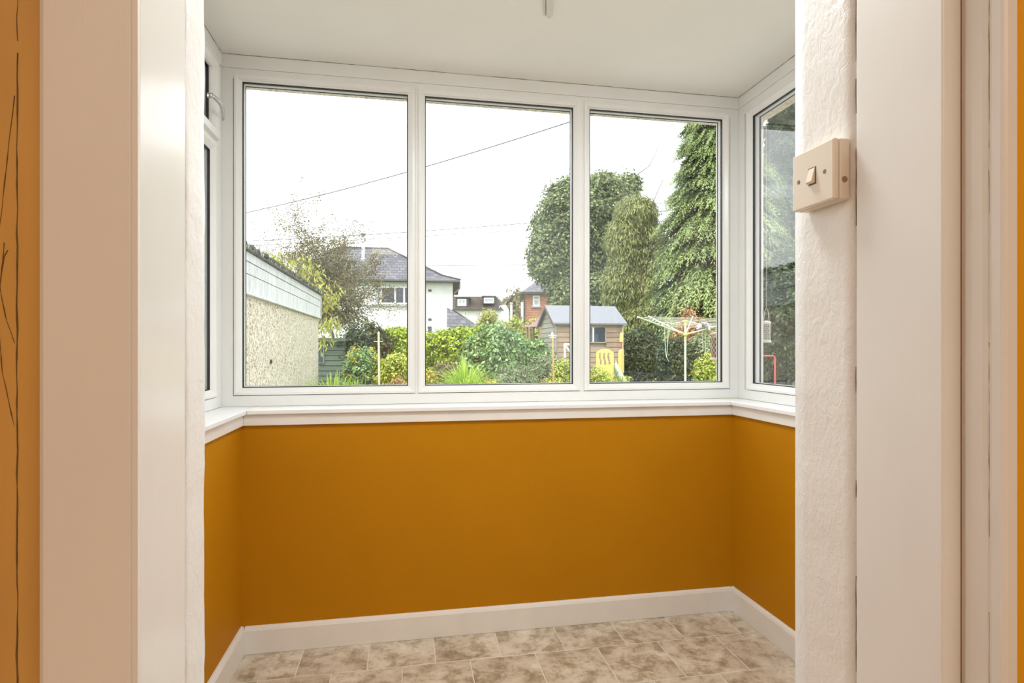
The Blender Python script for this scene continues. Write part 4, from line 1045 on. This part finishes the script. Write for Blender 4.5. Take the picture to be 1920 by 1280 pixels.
part(MB().box((574-960)*s, (607-960)*s, -0.056, -0.0505, zc(679, D), zc(649, D)), M, 'pane', DGLASS, pg)

# ------------------------------------------------------------------ play things
YP = paint('yellow_plastic', (0.72, 0.56, 0.16), 0.4, 0.06); WT = paint('white_tube', (0.75, 0.75, 0.75), 0.4)
GP = paint('pale_green_plastic', (0.50, 0.66, 0.45), 0.4); RP = paint('red_tube', (0.48, 0.07, 0.08), 0.4)
D = 12.0; s = D/F
sl = empty('slide', W((1140-960)*s, D, GZ), label='plastic garden slide with yellow arched sides in front of the shed', cat='slide')
def arch_panel(px, py, wpx, hpx, d, cut=True):
    M = frame_basis(W((px-960)*s, d, 0), 0.0); w_, h2 = wpx*s/2, hpx*s; zb = zc(py, d)
    # arch outline with two wavy hand slots, made as vertical strips
    mb = MB(); n = 40; 
    def top(x): t = abs(x)/w_; return zb+h2*(1-0.28*t**3.2)
    slots = [(-0.55, 0.10), (-0.05, 0.12), (0.45, 0.12)]
    for i in range(n):
        xa_, xb_ = -w_+2*w_*i/n, -w_+2*w_*(i+1)/n
        xc = (xa_+xb_)/2
        seg = [(zb-0.35, min(top(xa_), top(xb_)))]
        J = 14
        for j in range(J):
            z0 = zb+(h2*0.92)*j/J; z1 = zb+(h2*0.92)*(j+1)/J; tt = (j+0.5)/J
            hole = cut and 0.15 < tt < 0.85 and any(abs(xc/w_-(sx_+0.07*math.sin(tt*7))) < hw_ for sx_, hw_ in slots)
            if not hole:
                ta, tb = min(z1, top(xa_)), min(z1, top(xb_))
                mb.hexa([(xa_, -0.03, z0), (xb_, -0.03, z0), (xb_, 0.03, z0), (xa_, 0.03, z0)], [(xa_, -0.03, ta), (xb_, -0.03, tb), (xb_, 0.03, tb), (xa_, 0.03, ta)])
        z0 = zb+h2*0.92
        if top(xc) > z0: mb.hexa([(xa_, -0.03, z0), (xb_, -0.03, z0), (xb_, 0.03, z0), (xa_, 0.03, z0)], [(xa_, -0.03, max(z0, top(xa_))), (xb_, -0.03, max(z0, top(xb_))), (xb_, 0.03, max(z0, top(xb_))), (xa_, 0.03, max(z0, top(xa_)))])
        mb.box(xa_, xb_, -0.03, 0.03, zb-0.35, zb)
    return part(mb, M, 'side_panel', YP, sl)
arch_panel(1134, 688, 32, 34, 12.0)
M = frame_basis(W((1172-960)*s, 12.3, 0), math.radians(62))
mb = MB(); mb.slab([(-0.14, 0, zc(700, D)), (0.14, 0, zc(700, D)), (0.14, 0, zc(658, D)), (0.10, 0, zc(654, D)), (-0.08, 0, zc(656, D)), (-0.14, 0, zc(662, D))], (0, 0.05, 0)); part(mb, M, 'side_panel', YP, sl, bevel=0.012)
# chute curves down to the right front
mb = MB(); K = 12
for k in range(K+1):
    t = k/K; cx_ = (1150-960)*s+0.02+0.42*t; dd_ = 12.1-0.5*t; zz = zc(684, D)-0.62*(1-(1-t)**2)*0.95
    for (o, u) in ((-0.20, 0.10), (-0.17, 0.0), (0.17, 0.0), (0.20, 0.10), (0.22, 0.10), (0.18, -0.03), (-0.18, -0.03), (-0.22, 0.10)):
        mb.v.append(tuple(W(cx_+u*0.1, dd_+o, max(GZ+0.04, zz+u))))
for k in range(K):
    for i in range(8): mb.f.append((k*8+i, k*8+(i+1) % 8, (k+1)*8+(i+1) % 8, (k+1)*8+i))
mb.f += [tuple(range(8))[::-1], tuple(range(K*8, K*8+8))]
mb.build('chute', GP, sl, smooth=True)
MB().tube([W((1140-960)*s, 12.15, GZ), W((1140-960)*s, 12.15, zc(690, D))], 0.03, 8).build('leg', GP, sl)
MB().tube([W((1128-960)*s, 12.2, GZ), W((1128-960)*s, 12.2, zc(690, D))], 0.03, 8).build('leg', GP, sl)
# white tubular swing frame
sf = empty('swing_frame', W((1075-960)/F*13, 13, GZ), label='white tubular swing frame in front of the shed window', cat='swing')
MB().tube([G(1058, 646, 13), G(1094, 645, 13)], 0.028, 8).build('crossbar', WT, sf)
MB().tube([G(1058, 646, 13), G(1059, 658, 13), W((1060-960)/F*13, 13, GZ)], 0.022, 8).build('leg', WT, sf)
MB().tube([G(1060, 648, 13), W((1142-960)/F*13, 13.0, GZ)], 0.022, 8).build('leg', WT, sf)
# toy post: red tube with yellow head
tp = empty('toy_post', W((1165-960)/F*12.6, 12.6, GZ), label='red toy post with a yellow head beside the slide', cat='toy')
MB().tube([W((1164.5-960)/F*12.6, 12.6, GZ), G(1165.5, 640, 12.6)], 0.018, 8).build('pole', RP, tp)
MB().tube([G(1165, 641, 12.6), G(1165, 637, 12.6), G(1165, 628, 12.6), G(1165, 623, 12.6)], [0.035, 0.042, 0.034, 0.022], 10).build('head', YP, tp)
MB().tube([G(1150, 684, 12.6), G(1164, 683, 12.6)], 0.014, 8).build('side_bar', RP, tp)

# ------------------------------------------------------------------ stakes
c1 = empty('garden_cane', W((711-960)/F*9, 9, GZ), label='tall thin white post standing in the border below the left pane', cat='post')
CAN = paint('pale_cane', (0.62, 0.60, 0.42), 0.7, 0.1, ns=10)
MB().tube([W((711.5-960)/F*9, 9, GZ), G(710, 624, 9)], [0.019, 0.016], 8).build('pole', CAN, c1)
MB().tube([G(701, 640, 9), G(718, 640, 9)], 0.005, 6).build('cross_wire', CAN, c1)
MB().tube([G(710, 626, 9), G(710, 621, 9)], [0.02, 0.008], 8).build('tip', CAN, c1)
RUST = paint('rusty_cane', (0.50, 0.30, 0.13), 0.8, 0.3, ns=14)
c2 = empty('feeding_stake', W((1038-960)/F*9, 9, GZ), label='rusty stake with small lantern head before the timber shed', cat='post')
MB().tube([W((1038.5-960)/F*9, 9, GZ), G(1036.5, 633, 9)], [0.014, 0.012], 8).build('pole', RUST, c2)
MB().tube([G(1036, 634, 9), G(1036, 630, 9), G(1035.5, 624, 9), G(1035.5, 622, 9)], [0.012, 0.022, 0.02, 0.004], 10).build('head', paint('lantern_cream', (0.75, 0.66, 0.45), 0.5), c2)
MB().tube([G(1028, 629, 9), G(1044, 629, 9)], 0.004, 6).build('cross_wire', paint('wire_white', (0.7, 0.7, 0.65), 0.5), c2)
MB().tube([G(1030, 633, 9), G(1042, 632.5, 9)], 0.004, 6).build('cross_wire', paint('wire_white2', (0.7, 0.7, 0.65), 0.5), c2)

# ------------------------------------------------------------------ rotary airer
D = 14.5; s = D/F; ctr = W((1285-960)*s, D, 0)
ra = empty('rotary_airer', (ctr.x, ctr.y, GZ), label='pale green rotary clothes airer with yellow hub on the lawn', cat='clothes airer')
AIR = paint('pale_green_tube', (0.66, 0.75, 0.60), 0.4); AIY = paint('hub_yellow', (0.72, 0.60, 0.20), 0.5)
hubz = zc(627, D); topz = zc(602, D)
MB().tube([(ctr.x, ctr.y, GZ), (ctr.x, ctr.y, topz)], 0.027, 10).build('pole', AIR, ra)
MB().lathe((ctr.x, ctr.y, hubz), [(0.035, -0.10), (0.035, -0.03), (0.07, -0.02), (0.07, 0.02), (0.04, 0.03)], 12).build('hub', AIY, ra)
MB().lathe((ctr.x, ctr.y, topz), [(0.035, -0.12), (0.035, -0.02), (0.055, 0.0), (0.05, 0.02), (0.01, 0.035)], 12).build('top_hub', AIY, ra)
tips = []
for (rr_, dd_, pz) in ((-1.30, -0.45, 594.5), (-0.68, 1.02, 593), (0.55, 1.15, 594), (1.28, -0.55, 598)):
    tz = EYE+(HOR-pz)/F*(D+dd_); p = W((1285-960)*s+rr_, D+dd_, tz); tips.append(p)
    h0 = Vector((ctr.x, ctr.y, hubz)); d_ = (p-h0)
    MB().tube([h0+d_*0.04, p], [0.017, 0.014], 8).build('arm', AIR, ra)
    MB().tube([h0+d_*0.04, h0+d_*0.13], 0.024, 8).build('arm_socket', AIY, ra)
    MB().tube([Vector((ctr.x, ctr.y, topz)), h0+d_*0.52], 0.010, 6).build('strut', AIR, ra)
    MB().tube([p-d_*0.01, p+d_*0.02], 0.02, 8).build('end_cap', WT, ra)
LINE = paint('airer_line', (0.62, 0.60, 0.50), 0.7, 0.1)
h0 = Vector((ctr.x, ctr.y, hubz))
for t in (0.99, 0.9, 0.82, 0.74, 0.66, 0.58, 0.48):
    mb = MB()
    for i in range(4):
        a = h0.lerp(tips[i], t); b = h0.lerp(tips[(i+1) % 4], t)
        mb.tube([a, a.lerp(b, 0.5)-Vector((0, 0, 0.02)), b], 0.0055, 4)
    mb.build('line', LINE, ra)
for (x0, y0, pts) in ((0, 0, [(1246, 605), (1247, 640), (1249, 668), (1254, 677)]), (0, 0, [(1253, 606), (1252, 640), (1250, 668)]), (0, 0, [(1317, 620), (1317.5, 640), (1318, 655)]), (0, 0, [(1322.5, 620), (1323, 645), (1321.5, 668)])):
    MB().tube([G(x, y, D-0.3) for x, y in pts], 0.008, 5).build('loose_line', LINE, ra)
# bunch of pegs clipped on the right arm lines
PEG = paint('lilac_peg', (0.58, 0.50, 0.62), 0.5, 0.15); PEG2 = paint('white_peg', (0.72, 0.72, 0.74), 0.5)
pm = MB().box(-0.006, 0.006, -0.012, -0.003, -0.045, 0.045).box(-0.006, 0.006, 0.003, 0.012, -0.045, 0.045).box(-0.005, 0.005, -0.004, 0.004, -0.004, 0.012)
a0 = h0.lerp(tips[3], 0.55); proto = None
for k in range(34):
    t = k/33; c = G(1309+22*t, 615-5*math.sin(t*3)+R.uniform(-4, 3), D-0.45+R.uniform(-0.12, 0.12))
    if proto is None:
        o = pm.build('clothes_peg', PEG, loc=c); proto = o
    else:
        o = proto.copy(); COL.objects.link(o); o.location = c
        if k % 3 == 0:
            if 'peg_w' not in bpy.data.meshes:
                q = proto.data.copy(); q.name = 'peg_w'; q.materials.clear(); q.materials.append(PEG2)
            o.data = bpy.data.meshes['peg_w']
    o.rotation_euler = (R.uniform(-1.3, 1.3), R.uniform(-1.3, 1.3), R.uniform(0, 3)); o.scale = (1.6, 1.6, 1.6)
    if k % 3 == 0 and k: tag(o, 'white plastic peg in the bunch hanging on the airer', 'clothes peg', 'white clothes pegs bunched on the airer')
    else: tag(o, 'lilac plastic peg in the bunch hanging on the airer', 'clothes peg', 'lilac clothes pegs bunched on the airer')

# ------------------------------------------------------------------ bird feeders under the eaves
def feeder(name, top, h, r, label, m, hook, wires=11, rings=9):
    root = empty(name, (top.x, top.y, top.z-h), label=label, cat='bird feeder')
    mb = MB(); z0 = top.z-h; K = wires
    for k in range(K):                      # crossing helix wires make the diamond mesh
        for sg in (-1, 1):
            pts = [(top.x+r*math.cos(2*math.pi*k/K+sg*t*2.6), top.y+r*math.sin(2*math.pi*k/K+sg*t*2.6), z0+h*t) for t in [i/14 for i in range(15)]]
            mb.tube(pts, 0.0011, 4)
    mb.build('mesh_tube', m, root)
    MB().lathe((top.x, top.y, z0+0.004), [(r*0.82, 0), (r*0.82, h*0.8)], 14).build('seed_core', paint('seed_dark', (0.16, 0.12, 0.09), 0.9, 0.5, ns=160), root)
    MB().lathe((top.x, top.y, z0-0.008), [(r*1.3, 0), (r*1.35, 0.004), (r*1.05, 0.012), (r, 0.014)], 18).build('base', m, root)
    MB().lathe((top.x, top.y, top.z-0.008), [(r, 0), (r*1.25, 0.003), (r*1.2, 0.010), (r*0.3, 0.016)], 18).build('cap', m, root)
    MB().tube([(top.x-r*0.9, top.y, top.z), (top.x-r*0.5, top.y, top.z+0.055), (top.x, top.y, top.z+0.07), (top.x+r*0.5, top.y, top.z+0.055), (top.x+r*0.9, top.y, top.z)], 0.001, 5).build('wire_bail', m, root)
    MB().tube([(top.x, top.y, top.z+0.07), hook], 0.0007, 4).build('string', m, root)
    return root
COP = paint('copper_wire', (0.62, 0.45, 0.34), 0.4, 0.05)
p = G(1343, 625, 2.96); feeder('bird_feeder', p, 0.130, 0.026, 'copper wire mesh bird feeder hanging behind the edge of the right pane', COP, (p.x, p.y, 2.346))
p = Vector((1.567+0.14, 0, 0)); a = math.atan((1437-960)/F)+T; p.y = p.x/math.tan(a); dd_ = p.x*math.sin(T)+p.y*math.cos(T); p.z = zc(604, dd_)
feeder('bird_feeder', p, 0.090, 0.017, 'white wire mesh bird feeder hanging outside the side window', paint('white_wire', (0.8, 0.82, 0.8), 0.4), (p.x, p.y, 2.346))
# red tubular goal seen through the side window
rg_ = empty('goal_frame', W((1430-960)/F*9.5, 9.5, GZ), label='red tubular play goal on the lawn seen through the side window', cat='goal')
MB().tube([G(1395, 667, 9.5), G(1449, 667, 9.5), G(1452, 668.5, 9.5), G(1453, 672, 9.5), W((1453-960)/F*9.5, 9.5, GZ)], 0.014, 8).build('crossbar', RP, rg_)
MB().tube([G(1396, 667, 9.5), W((1396-960)/F*9.5, 9.5, GZ)], 0.014, 8).build('post', RP, rg_)

# ------------------------------------------------------------------ overhead wires
WIRE = paint('wire_grey', (0.10, 0.10, 0.11), 0.6)
def wire(a, b, D1, D2, sag, r, label):
    A, B = G(a[0], a[1], D1), G(b[0], b[1], D2); pts = []
    for k in range(25):
        t = k/24; p = A.lerp(B, t); p.z -= sag*4*t*(1-t); pts.append(p)
    o = MB().tube(pts, r, 5).build('overhead_wire', WIRE); tag(o, label, 'wire', 'overhead wires'); return o
wire((380, 415), (1130, 208), 24, 16, 0.25, 0.018, 'thick overhead wire rising steeply to the right across two panes')
wire((470, 452), (1420, 378), 34, 30, 0.2, 0.022, 'overhead wire passing just above the steel flue')
wire((430, 462), (1420, 402), 36, 33, 0.1, 0.018, 'fainter overhead wire just below the flue-top wire')
wire((640, 498), (1420, 488), 40, 38, 0.1, 0.022, 'nearly level overhead wire above the white house eaves')
wire((800, 505), (1250, 545), 44, 44, 0.2, 0.020, 'lowest overhead wire sloping down to the brick house')
